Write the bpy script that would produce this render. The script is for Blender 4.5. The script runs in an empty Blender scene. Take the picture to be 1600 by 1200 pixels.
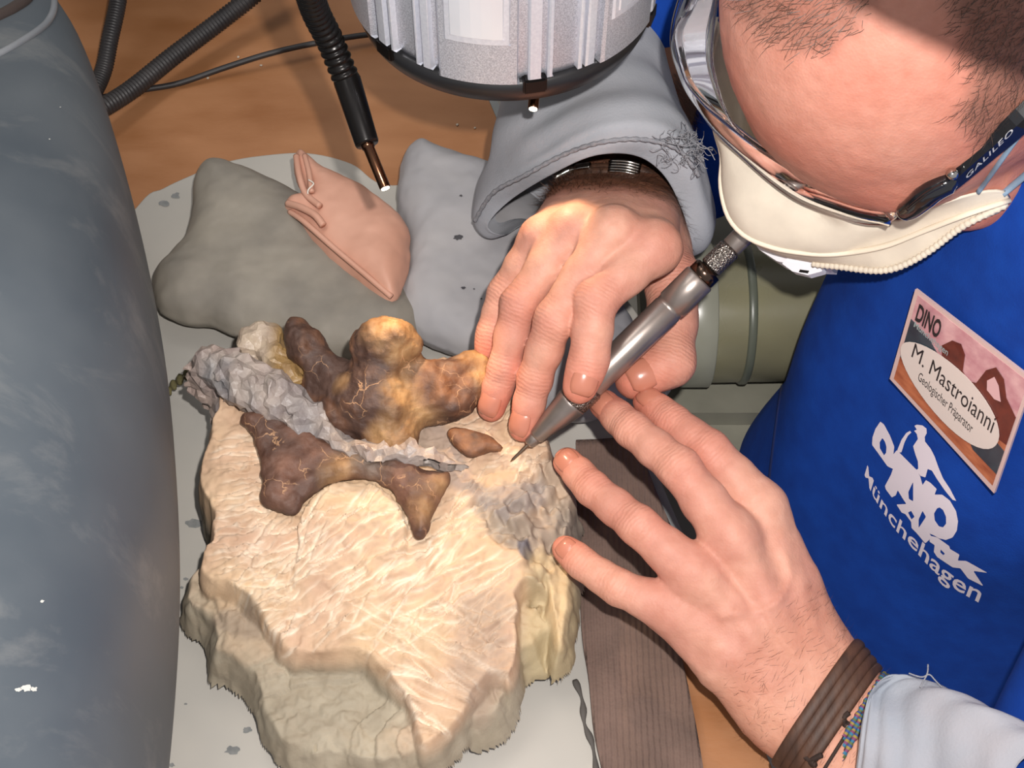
import bpy, bmesh, math, random
import numpy as np
from mathutils import Vector, Matrix
from mathutils.bvhtree import BVHTree
random.seed(4); np.random.seed(4)
SC = bpy.context.scene
# ------------------------------------------------------------------ camera, world, lights
PIT = math.radians(55); DIST = 0.88; FPX = 2175.0
CAM = np.array([0, -DIST*math.cos(PIT), DIST*math.sin(PIT)])
UPV = np.array([0, math.sin(PIT), math.cos(PIT)]); KV = np.array([0, -math.cos(PIT), math.sin(PIT)]); RV = np.array([1.0, 0, 0])
cd = bpy.data.cameras.new('camera'); cam = bpy.data.objects.new('camera', cd); SC.collection.objects.link(cam)
cam.location = CAM; cam.rotation_euler = (math.pi/2-PIT, 0, 0)
cd.sensor_width = 36; cd.lens = FPX*36/1600; cd.clip_start = 0.02
SC.camera = cam
SC.view_settings.view_transform = 'Standard'; SC.view_settings.look = 'None'
SC.view_settings.gamma = 1; SC.view_settings.use_curve_mapping = False
SC.view_settings.exposure = 0.0
w = bpy.data.worlds.new('world'); SC.world = w; w.use_nodes = True
w.node_tree.nodes['Background'].inputs[0].default_value = (0.97, 0.97, 1.0, 1)
w.node_tree.nodes['Background'].inputs[1].default_value = 0.5
def light(name, kind, loc, target, energy, color, **kw):
    d = bpy.data.lights.new(name, kind); d.energy = energy; d.color = color
    for k, v in kw.items(): setattr(d, k, v)
    o = bpy.data.objects.new(name, d); SC.collection.objects.link(o); o.location = loc
    v = Vector(target)-Vector(loc); o.rotation_euler = v.to_track_quat('-Z', 'Y').to_euler()
    return o
light('camera_flash', 'AREA', tuple(CAM+RV*0.035+UPV*0.05), (0.03, 0.0, 0.05), 6.1, (1, .96, .92), shape='DISK', size=0.015)
light('ceiling_lamp', 'AREA', (-0.5, 0.3, 1.7), (0, 0, 0), 7, (1, .96, .9), shape='RECTANGLE', size=1.2, size_y=0.3)

def S(r, g, b):
    f = lambda c: (c/255/12.92) if c/255 <= .04045 else ((c/255+.055)/1.055)**2.4
    return (f(r), f(g), f(b), 1)
def ray(x, y): return RV*((x-800)/FPX)+UPV*((600-y)/FPX)-KV
def P(x, y, z):                     # point at height z seen at this place in the photograph
    d = ray(x, y); return CAM+d*((z-CAM[2])/d[2])
def PL(pts): return np.array([P(*p) for p in pts])
# ------------------------------------------------------------------ objects
COL = SC.collection
def thing(name, label, cat, loc, group=None):
    o = bpy.data.objects.new(name, None); COL.objects.link(o); o.location = loc
    o.empty_display_size = .02; o['label'] = label; o['category'] = cat
    if group: o['group'] = group
    return o
def mesh_obj(name, V, F, mats, parent=None, smooth=True, cols=None, mi=None, attrs=None):
    V = np.asarray(V, dtype=float)
    if parent is not None: off = np.array(wloc(parent))
    else: off = np.array([(V[:, 0].min()+V[:, 0].max())/2, (V[:, 1].min()+V[:, 1].max())/2, V[:, 2].min()])
    me = bpy.data.meshes.new(name); V = V-off
    if isinstance(F, np.ndarray):
        n = F.shape[1]; me.vertices.add(len(V)); me.vertices.foreach_set('co', V.ravel())
        me.loops.add(F.size); me.loops.foreach_set('vertex_index', F.ravel().astype(np.int32))
        me.polygons.add(len(F)); me.polygons.foreach_set('loop_start', np.arange(0, F.size, n, dtype=np.int32))
        me.update(calc_edges=True); me.validate()
    else: me.from_pydata([tuple(v) for v in V], [], F); me.update()
    if not isinstance(mats, (list, tuple)): mats = [mats]
    for m in mats: me.materials.append(m)
    me.polygons.foreach_set('use_smooth', [smooth]*len(me.polygons))
    if mi is not None: me.polygons.foreach_set('material_index', mi)
    if cols is not None:
        a = me.color_attributes.new('col', 'FLOAT_COLOR', 'POINT')
        c = np.ones((len(V), 4), dtype=np.float32); c[:, :3] = cols; a.data.foreach_set('color', c.ravel())
    for k, v in (attrs or {}).items():
        a = me.attributes.new(k, 'FLOAT', 'POINT'); a.data.foreach_set('value', np.asarray(v, dtype=np.float32))
    o = bpy.data.objects.new(name, me); COL.objects.link(o)
    if parent is not None: o.parent = parent
    else: o.location = off
    return o
def wloc(o):
    l = Vector(o.location)
    while o.parent: o = o.parent; l += Vector(o.location)
    return tuple(l)
def tag(o, label, cat, group=None, kind=None):
    if label: o['label'] = label
    if cat: o['category'] = cat
    if group: o['group'] = group
    if kind: o['kind'] = kind
    return o
# ------------------------------------------------------------------ numpy noise
def _hash(ix, iy, iz, seed):
    h = (ix*374761393+iy*668265263+iz*2147483647+seed*974711) & 0xffffffff
    h = ((h ^ (h >> 13))*1274126177) & 0xffffffff
    return ((h ^ (h >> 16)) & 0xffff)/65535.0*2-1
def vnoise(p, freq, seed=0):
    q = np.asarray(p, dtype=np.float64)*freq+1000.0; i = np.floor(q).astype(np.int64); f = q-i; f = f*f*(3-2*f)
    r = 0
    for dx in (0, 1):
        for dy in (0, 1):
            for dz in (0, 1):
                wt = (f[..., 0] if dx else 1-f[..., 0])*(f[..., 1] if dy else 1-f[..., 1])*(f[..., 2] if dz else 1-f[..., 2])
                r = r+wt*_hash(i[..., 0]+dx, i[..., 1]+dy, i[..., 2]+dz, seed)
    return r
def fbm(p, freq, oct=3, seed=0, gain=.5):
    r = 0; a = 1
    for o in range(oct): r = r+a*vnoise(p, freq*2**o, seed+o*17); a *= gain
    return r
# ------------------------------------------------------------------ implicit surfaces (surface nets)
def snets(F, org, h):
    nx, ny, nz = F.shape; ins = F < 0
    sp = np.zeros((nx-1, ny-1, nz-1, 3), dtype=np.float32); ct = np.zeros((nx-1, ny-1, nz-1), dtype=np.float32)
    quads = []; store = []
    for ax in range(3):
        sl0 = [slice(None)]*3; sl1 = [slice(None)]*3; sl0[ax] = slice(0, -1); sl1[ax] = slice(1, None)
        cr = ins[tuple(sl0)] != ins[tuple(sl1)]
        idx = np.argwhere(cr); f0 = F[tuple(sl0)][cr]; f1 = F[tuple(sl1)][cr]
        pos = idx.astype(np.float32); pos[:, ax] += f0/(f0-f1)
        o1, o2 = [(1, 2), (2, 0), (0, 1)][ax]
        ok = (idx[:, o1] > 0) & (idx[:, o2] > 0) & (idx[:, o1] < F.shape[o1]-1) & (idx[:, o2] < F.shape[o2]-1)
        idx = idx[ok]; pos = pos[ok]; flip = f0[ok] > 0
        cells = []
        for a, b in ((1, 1), (0, 1), (0, 0), (1, 0)):
            c = idx.copy(); c[:, o1] -= a; c[:, o2] -= b; cells.append(c)
            np.add.at(sp, (c[:, 0], c[:, 1], c[:, 2]), pos); np.add.at(ct, (c[:, 0], c[:, 1], c[:, 2]), 1)
        store.append((cells, flip))
    act = ct > 0; ids = -np.ones(ct.shape, dtype=np.int64); ids[act] = np.arange(act.sum())
    V = sp[act]/ct[act][:, None]; V = V*h+np.array(org)
    for cells, flip in store:
        q = np.stack([ids[c[:, 0], c[:, 1], c[:, 2]] for c in cells], 1)
        q[flip] = q[flip][:, ::-1]; quads.append(q)
    return V.astype(float), np.concatenate(quads)
def smooth(V, F, n=2, lam=.5):
    e = np.concatenate([F[:, [0, 1]], F[:, [1, 2]], F[:, [2, 3]], F[:, [3, 0]]]); e = np.concatenate([e, e[:, ::-1]])
    dg = np.bincount(e[:, 0], minlength=len(V))[:, None]
    for _ in range(n):
        s = np.stack([np.bincount(e[:, 0], weights=V[e[:, 1], k], minlength=len(V)) for k in range(3)], 1)
        V = V+(s/np.maximum(dg, 1)-V)*lam
    return V
def vnormals(V, F):
    n = np.cross(V[F[:, 2]]-V[F[:, 0]], V[F[:, 3]]-V[F[:, 1]]); N = np.zeros_like(V)
    for k in range(4):
        for c in range(3): N[:, c] += np.bincount(F[:, k], weights=n[:, c], minlength=len(V))
    return N/np.maximum(np.linalg.norm(N, axis=1)[:, None], 1e-12)
def grid(lo, hi, h):
    ax = [np.arange(lo[k], hi[k]+h, h) for k in range(3)]
    return np.stack(np.meshgrid(*ax, indexing='ij'), -1).astype(np.float32), np.array(lo, float)
def rcone(p, a, b, ra, rb):
    a = np.asarray(a, np.float32); b = np.asarray(b, np.float32); ab = b-a; t = np.clip(((p-a)@ab)/max(float(ab@ab), 1e-12), 0, 1)
    d = p-(a+t[..., None]*ab); return np.sqrt((d*d).sum(-1))-(ra+(rb-ra)*t)
def ellip(p, c, r, R=None):
    q = p-np.asarray(c, np.float32)
    if R is not None: q = q@np.asarray(R, np.float32).T
    r = np.asarray(r, np.float32); k = np.sqrt(((q/r)**2).sum(-1)); return (k-1)*float(r.min())
def smin(a, b, k):
    h = np.clip(.5+.5*(b-a)/k, 0, 1); return b+(a-b)*h-k*h*(1-h)
def chain(p, pts, rs, k=.003):
    d = None
    for i in range(len(pts)-1):
        e = rcone(p, pts[i], pts[i+1], rs[i], rs[i+1]); d = e if d is None else smin(d, e, k)
    return d
def poly2d(x, y, pg):               # signed distance, negative inside
    pg = np.asarray(pg)[:, :2]; d = np.full(x.shape, 1e9); s = np.ones(x.shape)
    n = len(pg)
    for i in range(n):
        a = pg[i]; b = pg[i-1]; e = b-a; wx = x-a[0]; wy = y-a[1]
        t = np.clip((wx*e[0]+wy*e[1])/max(e@e, 1e-15), 0, 1); dx = wx-e[0]*t; dy = wy-e[1]*t
        d = np.minimum(d, dx*dx+dy*dy)
        c1 = y >= a[1]; c2 = y < b[1]; c3 = e[0]*wy > e[1]*wx
        s = np.where((c1 & c2 & c3) | (~c1 & ~c2 & ~c3), -s, s)
    return s*np.sqrt(d)
def crom(pts, n, closed=False):     # Catmull-Rom resampling
    pts = np.asarray(pts, float); m = len(pts); out = []
    segs = m if closed else m-1
    for i in range(segs):
        if closed: p0, p1, p2, p3 = pts[(i-1) % m], pts[i], pts[(i+1) % m], pts[(i+2) % m]
        else: p0, p1, p2, p3 = pts[max(i-1, 0)], pts[i], pts[i+1], pts[min(i+2, m-1)]
        for k in range(n):
            t = k/n; out.append(.5*((2*p1)+(-p0+p2)*t+(2*p0-5*p1+4*p2-p3)*t*t+(-p0+3*p1-3*p2+p3)*t**3))
    if not closed: out.append(pts[-1])
    return np.array(out)
def resample(pts, n, closed=False):
    pts = np.asarray(pts, float)
    if closed: pts = np.vstack([pts, pts[:1]])
    L = np.r_[0, np.cumsum(np.linalg.norm(np.diff(pts, axis=0), axis=1))]
    t = np.linspace(0, L[-1], n+1)[:n] if closed else np.linspace(0, L[-1], n)
    return np.stack([np.interp(t, L, pts[:, k]) for k in range(pts.shape[1])], 1)
# ------------------------------------------------------------------ explicit surfaces
def loft(rings, closed=True, cap0=False, cap1=False):
    R = np.array(rings); m, n = R.shape[:2]; V = R.reshape(-1, 3); F = []
    for i in range(m-1):
        for j in range(n if closed else n-1):
            a = i*n+j; b = i*n+(j+1) % n; F.append((a, b, b+n, a+n))
    if cap0: F.append(tuple(range(n))[::-1])
    if cap1: F.append(tuple(range((m-1)*n, m*n)))
    return V, F
def frames(path):
    path = np.asarray(path, float); T = np.gradient(path, axis=0); T /= np.linalg.norm(T, axis=1)[:, None]
    up = np.array([0, 0, 1.]) if abs(T[0][2]) < .9 else np.array([1., 0, 0]); N = []
    n = up-T[0]*(up@T[0]); n /= np.linalg.norm(n)
    for t in T:
        n = n-t*(n@t); n /= np.linalg.norm(n); N.append(n)
    N = np.array(N); return T, N, np.cross(T, N)
def tube(path, rad, seg=16, caps=True, flat=1.0):
    T, N, B = frames(path); n = len(path); rad = np.broadcast_to(np.asarray(rad, float), (n,))
    a = np.linspace(0, 2*np.pi, seg, endpoint=False)
    R = [path[i]+rad[i]*(np.cos(a)[:, None]*N[i]*flat+np.sin(a)[:, None]*B[i]) for i in range(n)]
    return loft(R, True, caps, caps)
def lathe(a, b, prof, seg=32):      # prof: list of (t along a->b in metres, radius)
    a = np.asarray(a, float); ax = np.asarray(b, float)-a; ax /= np.linalg.norm(ax)
    return tube2([(a+ax*t) for t, r in prof], ax, [r for t, r in prof], seg)
def tube2(cs, ax, rs, seg=32):
    up = np.array([0, 0, 1.]) if abs(ax[2]) < .9 else np.array([1., 0, 0]); n = np.cross(ax, up); n /= np.linalg.norm(n); b = np.cross(ax, n)
    an = np.linspace(0, 2*np.pi, seg, endpoint=False)
    return loft([c+r*(np.cos(an)[:, None]*n+np.sin(an)[:, None]*b) for c, r in zip(cs, rs)], True, True, True)
def merge(*vf):
    V = []; F = []; o = 0
    for v, f in vf:
        V.append(np.asarray(v)); F += [tuple(int(i)+o for i in q) for q in f]; o += len(v)
    return np.vstack(V), F
def sheet(top, thick):              # closed slab from a grid of points [m][n]
    G = np.asarray(top); m, n = G.shape[:2]; V = np.vstack([G.reshape(-1, 3), G.reshape(-1, 3)-np.array(thick)])
    F = []; N = m*n
    for i in range(m-1):
        for j in range(n-1):
            a = i*n+j; F.append((a, a+1, a+n+1, a+n)); F.append((N+a, N+a+n, N+a+n+1, N+a+1))
    bd = [j for j in range(n)]+[i*n+n-1 for i in range(1, m)]+[(m-1)*n+j for j in range(n-2, -1, -1)]+[i*n for i in range(m-2, 0, -1)]
    for k in range(len(bd)): a = bd[k]; b = bd[(k+1) % len(bd)]; F.append((b, a, N+a, N+b))
    return V, F
def box(c, s, R=None, bev=0):
    bm = bmesh.new(); bmesh.ops.create_cube(bm, size=1)
    for v in bm.verts: v.co = Vector((v.co.x*s[0], v.co.y*s[1], v.co.z*s[2]))
    if bev: bmesh.ops.bevel(bm, geom=bm.edges[:], offset=bev, segments=2, affect='EDGES')
    V = np.array([v.co[:] for v in bm.verts]); bm.verts.index_update(); F = [tuple(v.index for v in f.verts) for f in bm.faces]; bm.free()
    if R is not None: V = V@np.array(R).T
    return V+np.array(c), F
def prism(poly, ztop, thick):       # flat slab from an outline (n,3) on its top
    poly = np.asarray(poly, float); n = len(poly); t = np.array(thick)
    V = np.vstack([poly, poly-t]); F = [tuple(range(n)), tuple(range(2*n-1, n-1, -1))]
    for i in range(n): j = (i+1) % n; F.append((i, n+i, n+j, j))
    return V, F
# ------------------------------------------------------------------ materials
def mat(name, c1, c2=None, scale=20, detail=4, rough=.6, metal=0, bump=None, attr=None, coat=0, sss=None, spec=.5, rr=None, noise_amt=.5, extra=None, stretch=None):
    m = bpy.data.materials.new(name); m.use_nodes = True; nt = m.node_tree; N = nt.nodes; L = nt.links
    b = N['Principled BSDF']; b.inputs['Roughness'].default_value = rough; b.inputs['Metallic'].default_value = metal
    b.inputs['Specular IOR Level'].default_value = spec; b.inputs['Coat Weight'].default_value = coat
    tc = N.new('ShaderNodeTexCoord'); co = tc.outputs['Object']
    if stretch:
        mp = N.new('ShaderNodeMapping'); mp.inputs['Scale'].default_value = stretch; L.new(co, mp.inputs[0]); co = mp.outputs[0]
    col = None
    if attr:
        at = N.new('ShaderNodeAttribute'); at.attribute_name = 'col'; col = at.outputs['Color']
    if c2 is not None:
        nz = N.new('ShaderNodeTexNoise'); nz.inputs['Scale'].default_value = scale; nz.inputs['Detail'].default_value = detail; L.new(co, nz.inputs['Vector'])
        cr = N.new('ShaderNodeMapRange'); cr.inputs['From Min'].default_value = .5-noise_amt/2; cr.inputs['From Max'].default_value = .5+noise_amt/2; L.new(nz.outputs[0], cr.inputs['Value'])
        mx = N.new('ShaderNodeMix'); mx.data_type = 'RGBA'; L.new(cr.outputs[0], mx.inputs[0])
        mx.inputs[6].default_value = c1; mx.inputs[7].default_value = c2
        if attr:
            mu = N.new('ShaderNodeMix'); mu.data_type = 'RGBA'; mu.blend_type = 'MULTIPLY'; mu.inputs[0].default_value = 1
            L.new(col, mu.inputs[6]); L.new(mx.outputs[2], mu.inputs[7]); col = mu.outputs[2]
        else: col = mx.outputs[2]
        if rr: 
            r2 = N.new('ShaderNodeMapRange'); r2.inputs['To Min'].default_value = rr[0]; r2.inputs['To Max'].default_value = rr[1]
            L.new(cr.outputs[0], r2.inputs['Value']); L.new(r2.outputs[0], b.inputs['Roughness'])
    if col is None: b.inputs['Base Color'].default_value = c1
    else: L.new(col, b.inputs['Base Color'])
    if bump:
        last = None
        for kind, sc, st, ds in bump:
            if kind == 'noise':
                t = N.new('ShaderNodeTexNoise'); t.inputs['Detail'].default_value = 5; out = t.outputs[0]
            elif kind == 'voronoi': t = N.new('ShaderNodeTexVoronoi'); out = t.outputs['Distance']
            else:
                t = N.new('ShaderNodeTexWave'); t.inputs['Distortion'].default_value = 1.5; out = t.outputs[1] if len(t.outputs) > 1 else t.outputs[0]
            t.inputs['Scale'].default_value = sc; L.new(co, t.inputs['Vector'])
            bp = N.new('ShaderNodeBump'); bp.inputs['Strength'].default_value = st; bp.inputs['Distance'].default_value = ds
            L.new(out, bp.inputs['Height'])
            if last: L.new(last, bp.inputs['Normal'])
            last = bp.outputs[0]
        L.new(last, b.inputs['Normal'])
    if sss:
        b.inputs['Subsurface Weight'].default_value = sss; b.inputs['Subsurface Radius'].default_value = (.004, .0015, .0008); b.inputs['Subsurface Scale'].default_value = 1
    if extra: extra(N, L, b, co)
    return m
# ------------------------------------------------------------------ setting: floor, wall
m_floor = mat('floor_grey', S(150, 145, 135), S(120, 116, 108), scale=6, rough=.7, bump=[('noise', 60, .2, .002)])
m_wall = mat('wall_paint', S(205, 200, 190), S(190, 186, 176), scale=3, rough=.85, bump=[('noise', 90, .15, .001)])
def room(name, V): 
    o = mesh_obj(name, V, [(0, 1, 2, 3)], m_floor if name == 'floor' else m_wall, smooth=False); o['kind'] = 'structure'; return o
room('floor', [(-2, -2, -.72), (2, -2, -.72), (2, 2.2, -.72), (-2, 2.2, -.72)])
room('wall_back', [(-2, 2.2, -.72), (2, 2.2, -.72), (2, 2.2, 1.9), (-2, 2.2, 1.9)])
room('wall_left', [(-2, -2, -.72), (-2, 2.2, -.72), (-2, 2.2, 1.9), (-2, -2, 1.9)])
# ------------------------------------------------------------------ work table
def wood_extra(N, L, b, co): pass
m_table = mat('brown_table_top', S(146, 96, 58), S(170, 119, 80), scale=14, detail=6, rough=.42, rr=(.34, .6), bump=[('noise', 160, .12, .001)], stretch=(1, 2.2, 1))
m_edge = mat('pale_edge_band', S(150, 152, 150), S(130, 132, 132), scale=30, rough=.5)
tb = thing('work_table', 'brown work table top with a pale edge band under the rock and sandbags', 'table', (0, 0, -.72))
e0 = P(1212, 1215, 0); e1 = P(960, 620, 0); ed = (e1-e0)/np.linalg.norm(e1-e0)
A = e0-ed*.35; B = e1+ed*.45; out = [(-1.0, A[1], 0), tuple(A), tuple(B), (-1.0, B[1], 0)]
V, F = prism(out, 0, (0, 0, .028)); mesh_obj('table_top', V, F, m_table, tb, smooth=False)
nrm = np.array([ed[1], -ed[0], 0])
V, F = prism([A+nrm*.0002, A+nrm*.006, B+nrm*.006, B+nrm*.0002], 0, (0, 0, .028)); mesh_obj('edge_band', V, F, m_edge, tb, smooth=False)
m_leg = mat('grey_steel_leg', S(120, 122, 124), S(110, 112, 115), rough=.4, metal=.6)
for lx, ly in ((-.9, A[1]+.08), (-.9, B[1]-.08), (A[0]-.08, A[1]+.08), (B[0]-.1, B[1]-.08)):
    V, F = box((lx, ly, -.374), (.05, .05, .69), bev=.004); mesh_obj('leg', V, F, m_leg, tb, smooth=False)
# low shelf beside the table with the dust pipe on it
m_ledge = mat('pale_ledge', S(140, 138, 124), S(118, 116, 104), scale=25, rough=.55)
zl = -.06
led = thing('metal_ledge', 'pale grey stepped ledge below the pipe between hand and blue shirt', 'ledge', (P(1130, 680, zl)[0], P(1130, 680, zl)[1], -.72))
a = P(1010, 596, zl); b2 = P(1238, 586, zl); c = P(1238, 645, zl); d = P(1010, 645, zl)
V, F = prism([d, c, b2+[0, .16, 0], a+[-.0, .16, 0]], 0, (0, 0, .02)); mesh_obj('upper_step', V, F, m_ledge, led, smooth=False)
d2 = P(1010, 900, zl-.015); c2 = P(1238, 900, zl-.015)
V, F = prism([d2, c2, c+[0, .004, -.015], d+[0, .004, -.015]], 0, (0, 0, .02)); mesh_obj('lower_step', V, F, m_ledge, led, smooth=False)
V, F = box((P(1120, 680, zl)[0], P(1200, 680, zl)[1]+.05, -.405), (.1, .1, .61), bev=.005); mesh_obj('pedestal', V, F, m_leg, led, smooth=False)
m_pipe = mat('dusty_pipe', S(128, 124, 98), S(104, 100, 80), scale=16, rough=.3, rr=(.22, .45), bump=[('noise', 120, .08, .001)])
m_pipe_ring = mat('pipe_ring', S(96, 100, 88), S(82, 86, 76), rough=.35)
r = .046
q1 = P(1150, 600, zl); pc = np.array([q1[0], q1[1]+r*.55, zl+r])
pt = thing('extraction_pipe', 'dull olive-grey extraction pipe with a seam ring behind the hands', 'pipe', (pc[0], pc[1], zl))
xs = np.linspace(P(1035, 480, zl+r)[0], pc[0]+.085, 40); path = np.stack([xs, np.full(40, pc[1])+(xs-pc[0])*.02, np.full(40, pc[2])], 1)
rad = np.full(40, r); V, F = tube(path, rad, 48); mesh_obj('pipe_body', V, F, m_pipe, pt)
def ring_tube(x, wd, rr_, m, nm, par):
    c = np.array([x, pc[1]+(x-pc[0])*.02, pc[2]])
    V, F = lathe(c-[wd/2, 0, 0], c+[wd/2, 0, 0], [(0, r*.99), (.0005, rr_-.0006), (.0014, rr_), (wd-.0014, rr_), (wd-.0005, rr_-.0006), (wd, r*.99)], 48)
    mesh_obj(nm, V, F, m, par)
ring_tube(P(1158, 480, zl+r)[0], .006, r+.0016, m_pipe_ring, 'seam_ring', pt)
ring_tube(P(1085, 400, zl+r*1.5)[0], .02, r+.003, mat('pale_collar', S(150, 150, 135), S(135, 135, 122), rough=.3), 'pipe_collar', pt)
# ------------------------------------------------------------------ grey rubber mat
m_mat = mat('grey_rubber_mat', S(188, 182, 173), S(166, 163, 157), scale=9, rough=.75, bump=[('noise', 200, .1, .0005)])
def slab_round(px, zt, th, edge=.0015):
    o = crom(PL([(x, y, zt) for x, y in px]), 6, True); c = o.mean(0)
    def inset(k): 
        nx = np.roll(o, -1, 0)-np.roll(o, 1, 0); n = np.stack([nx[:, 1], -nx[:, 0], 0*nx[:, 0]], 1); n /= np.linalg.norm(n, axis=1)[:, None]
        ar = 0.5*np.sum(o[:, 0]*np.roll(o[:, 1], -1)-np.roll(o[:, 0], -1)*o[:, 1]); return o-n*k*np.sign(ar)
    lo = inset(0)-[0, 0, th]; m1 = inset(0)-[0, 0, edge]; m2 = inset(edge*.3)-[0, 0, edge*.3]; m3 = inset(edge)
    return loft([lo, m1, m2, m3], True, True, True)
matpx = [(215, 320), (255, 293), (300, 272), (345, 254), (400, 243), (480, 238), (550, 255), (600, 287), (700, 287), (860, 340), (990, 480), (1045, 590), (1040, 620), (1000, 696), (925, 702), (905, 740), (910, 900), (912, 1010), (930, 1065), (942, 1200), (935, 1330), (500, 1420), (150, 1330), (60, 900), (110, 480)]
V, F = slab_round(matpx, .003, .0028); mesh_obj('rubber_mat', V, F, m_mat)
tag(bpy.data.objects['rubber_mat'], 'pale grey rubber mat stained with dust, spread under the rock', 'mat')
m_dark = mat('dark_smudge_strip', S(88, 82, 78), S(70, 66, 62), rough=.7)
pth = crom(PL([(898, 1062, .0036), (910, 1095, .0036), (913, 1130, .0036), (926, 1165, .0036), (933, 1215, .0036)]), 6)
V, F = tube(pth, .0014+.0006*np.sin(np.arange(len(pth))*.9), 8, flat=.4)
mesh_obj('dark_seam', V-np.array(wloc(bpy.data.objects['rubber_mat']))*0, F, m_dark, bpy.data.objects['rubber_mat'])
# ------------------------------------------------------------------ dark towel
m_towel = mat('brown_towel', S(122, 99, 89), S(98, 80, 72), scale=40, rough=.95, bump=[('wave', 95, .55, .0012), ('noise', 500, .5, .001)], stretch=(1, 1, 1))
tw = [(880, 700), (990, 694), (1056, 834), (1075, 950), (1085, 1010), (1075, 1060), (1098, 1200), (1105, 1290), (925, 1290), (915, 1150), (900, 1000), (885, 850)]
L_ = PL([(900, 690, .004), (905, 860, .004), (915, 1040, .0045), (945, 1220, .002), (960, 1300, .002)]); R_ = PL([(985, 688, .004), (1054, 838, .004), (1062, 1000, .003), (1090, 1150, .002), (1112, 1300, .002)])
Lc = resample(crom(L_, 8), 46); Rc = resample(crom(R_, 8), 46); G = np.array([Lc+(Rc-Lc)*t for t in np.linspace(0, 1, 28)])
G[:, :, 2] += .004+.0022*vnoise(G*[1, 1, 0], 22, 3)+.0012*vnoise(G*[1, 1, 0], 60, 5)
G[:, :, :2] += .002*vnoise(G, 30, 9)[..., None]
V, F = sheet(G, (0, 0, .0035)); tag(mesh_obj('towel', V, F, m_towel), 'dark brown ribbed towel lying between the rock and the left hand', 'towel')
# ------------------------------------------------------------------ sandbags
def bag(name, label, px, zc, T, R, mt, res=.0018, lump=.0013, seed=0, seam=None, tilt=(0, 0)):
    pg = crom(PL([(x, y, zc) for x, y in px]), 5, True); cen = pg.mean(0)
    lo = [pg[:, 0].min()-.006, pg[:, 1].min()-.006, zc-T-.006]; hi = [pg[:, 0].max()+.006, pg[:, 1].max()+.006, zc+T+.008]
    if tilt != (0, 0): lo[2] -= .02; hi[2] += .02
    G, o = grid(lo, hi, res); d = -poly2d(G[:, :, 0, 0], G[:, :, 0, 1], pg)
    u = np.clip(d/R, -1, 1); hgt = np.where(d > 0, T*np.sqrt(np.maximum(1-(1-np.clip(u, 0, 1))**2, 0)), d)
    n2 = fbm(np.stack([G[:, :, 0, 0], G[:, :, 0, 1], 0*G[:, :, 0, 0]], -1), 35, 3, seed); hgt = hgt+lump*n2*np.clip(u*2, 0, 1)
    zz = G[..., 2]-zc-((G[..., 0]-cen[0])*tilt[0]+(G[..., 1]-cen[1])*tilt[1])
    f = np.abs(zz)-hgt[:, :, None]
    f = np.where(zz < 0, np.maximum(f, -(zz)-T*.75), f)
    # welted seam round the edge
    dd = np.sqrt((d[:, :, None]-.0005)**2+(zz+.0002)**2)-.0016; f = smin(f, dd, .002)
    V, F = snets(f.astype(np.float32), o, res); V = smooth(V, F, 3)
    N = vnormals(V, F); V = V+N*(fbm(V, 90, 2, seed+5)*.0006)[:, None]
    o = mesh_obj(name, V, F, mt); tag(o, label, 'sandbag'); return o
m_bag1 = mat('grey_leather', S(154, 146, 133), S(112, 107, 100), scale=22, detail=5, rough=.62, rr=(.5, .75), bump=[('noise', 250, .12, .0005), ('noise', 40, .2, .002)])
m_bag2 = mat('pink_leather', S(214, 164, 142), S(190, 138, 116), scale=25, rough=.55, bump=[('noise', 220, .12, .0006), ('noise', 50, .2, .002)])
m_bag3 = mat('blue_grey_leather', S(172, 168, 168), S(146, 145, 150), scale=14, rough=.62, bump=[('noise', 220, .12, .0006), ('noise', 45, .2, .002)])
bag('sandbag', 'dark grey leather sandbag with two pointed corners, left of the pink one',
    [(335, 257), (372, 263), (440, 292), (500, 332), (575, 405), (650, 470), (655, 520), (600, 560), (500, 555), (440, 532), (375, 524), (325, 506), (285, 503), (252, 486), (241, 458), (243, 428), (266, 404), (290, 372), (300, 335), (303, 290), (314, 267)], .022, .02, .03, m_bag1, seed=3)
bag('sandbag', 'blue-grey leather sandbag lying behind the hand that holds the tool',
    [(640, 236), (664, 227), (700, 242), (760, 262), (815, 290), (900, 380), (985, 500), (1000, 590), (930, 650), (850, 640), (800, 595), (715, 553), (660, 530), (627, 498), (621, 462), (630, 425), (636, 375), (622, 325), (628, 262)], .022, .02, .024, m_bag3, seed=11)
bag('sandbag', 'small pink leather sandbag with gathered end standing between two grey ones',
    [(461, 246), (475, 239), (500, 262), (560, 290), (600, 318), (634, 352), (640, 400), (632, 440), (612, 472), (560, 440), (505, 395), (470, 350), (449, 328), (452, 314), (474, 306), (464, 280)], .04, .015, .02, m_bag2, seed=21, lump=.0010)
# pleats at the mouth of the pink bag, its seam and thread
pb = bpy.data.objects['sandbag.002']
for pts, rr_ in (([(463, 244, .048), (468, 275, .052), (478, 303, .053), (500, 322, .056)], .0022), ([(476, 243, .05), (483, 270, .054), (487, 300, .056)], .0018), ([(450, 318, .046), (470, 324, .053), (492, 336, .056), (505, 352, .055)], .0024), ([(453, 331, .043), (476, 347, .05), (520, 386, .052), (565, 424, .05), (612, 464, .045)], .0019)):
    V, F = tube(crom(PL(pts), 8), rr_, 10); mesh_obj('pleat', V, F, m_bag2, pb)
V, F = tube(crom(PL([(482, 281, .0575), (490, 287, .059), (482, 296, .0585), (481, 303, .058)]), 5), .0005, 6)
mesh_obj('thread', V, F, mat('white_thread', S(230, 222, 210)), pb)
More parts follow.
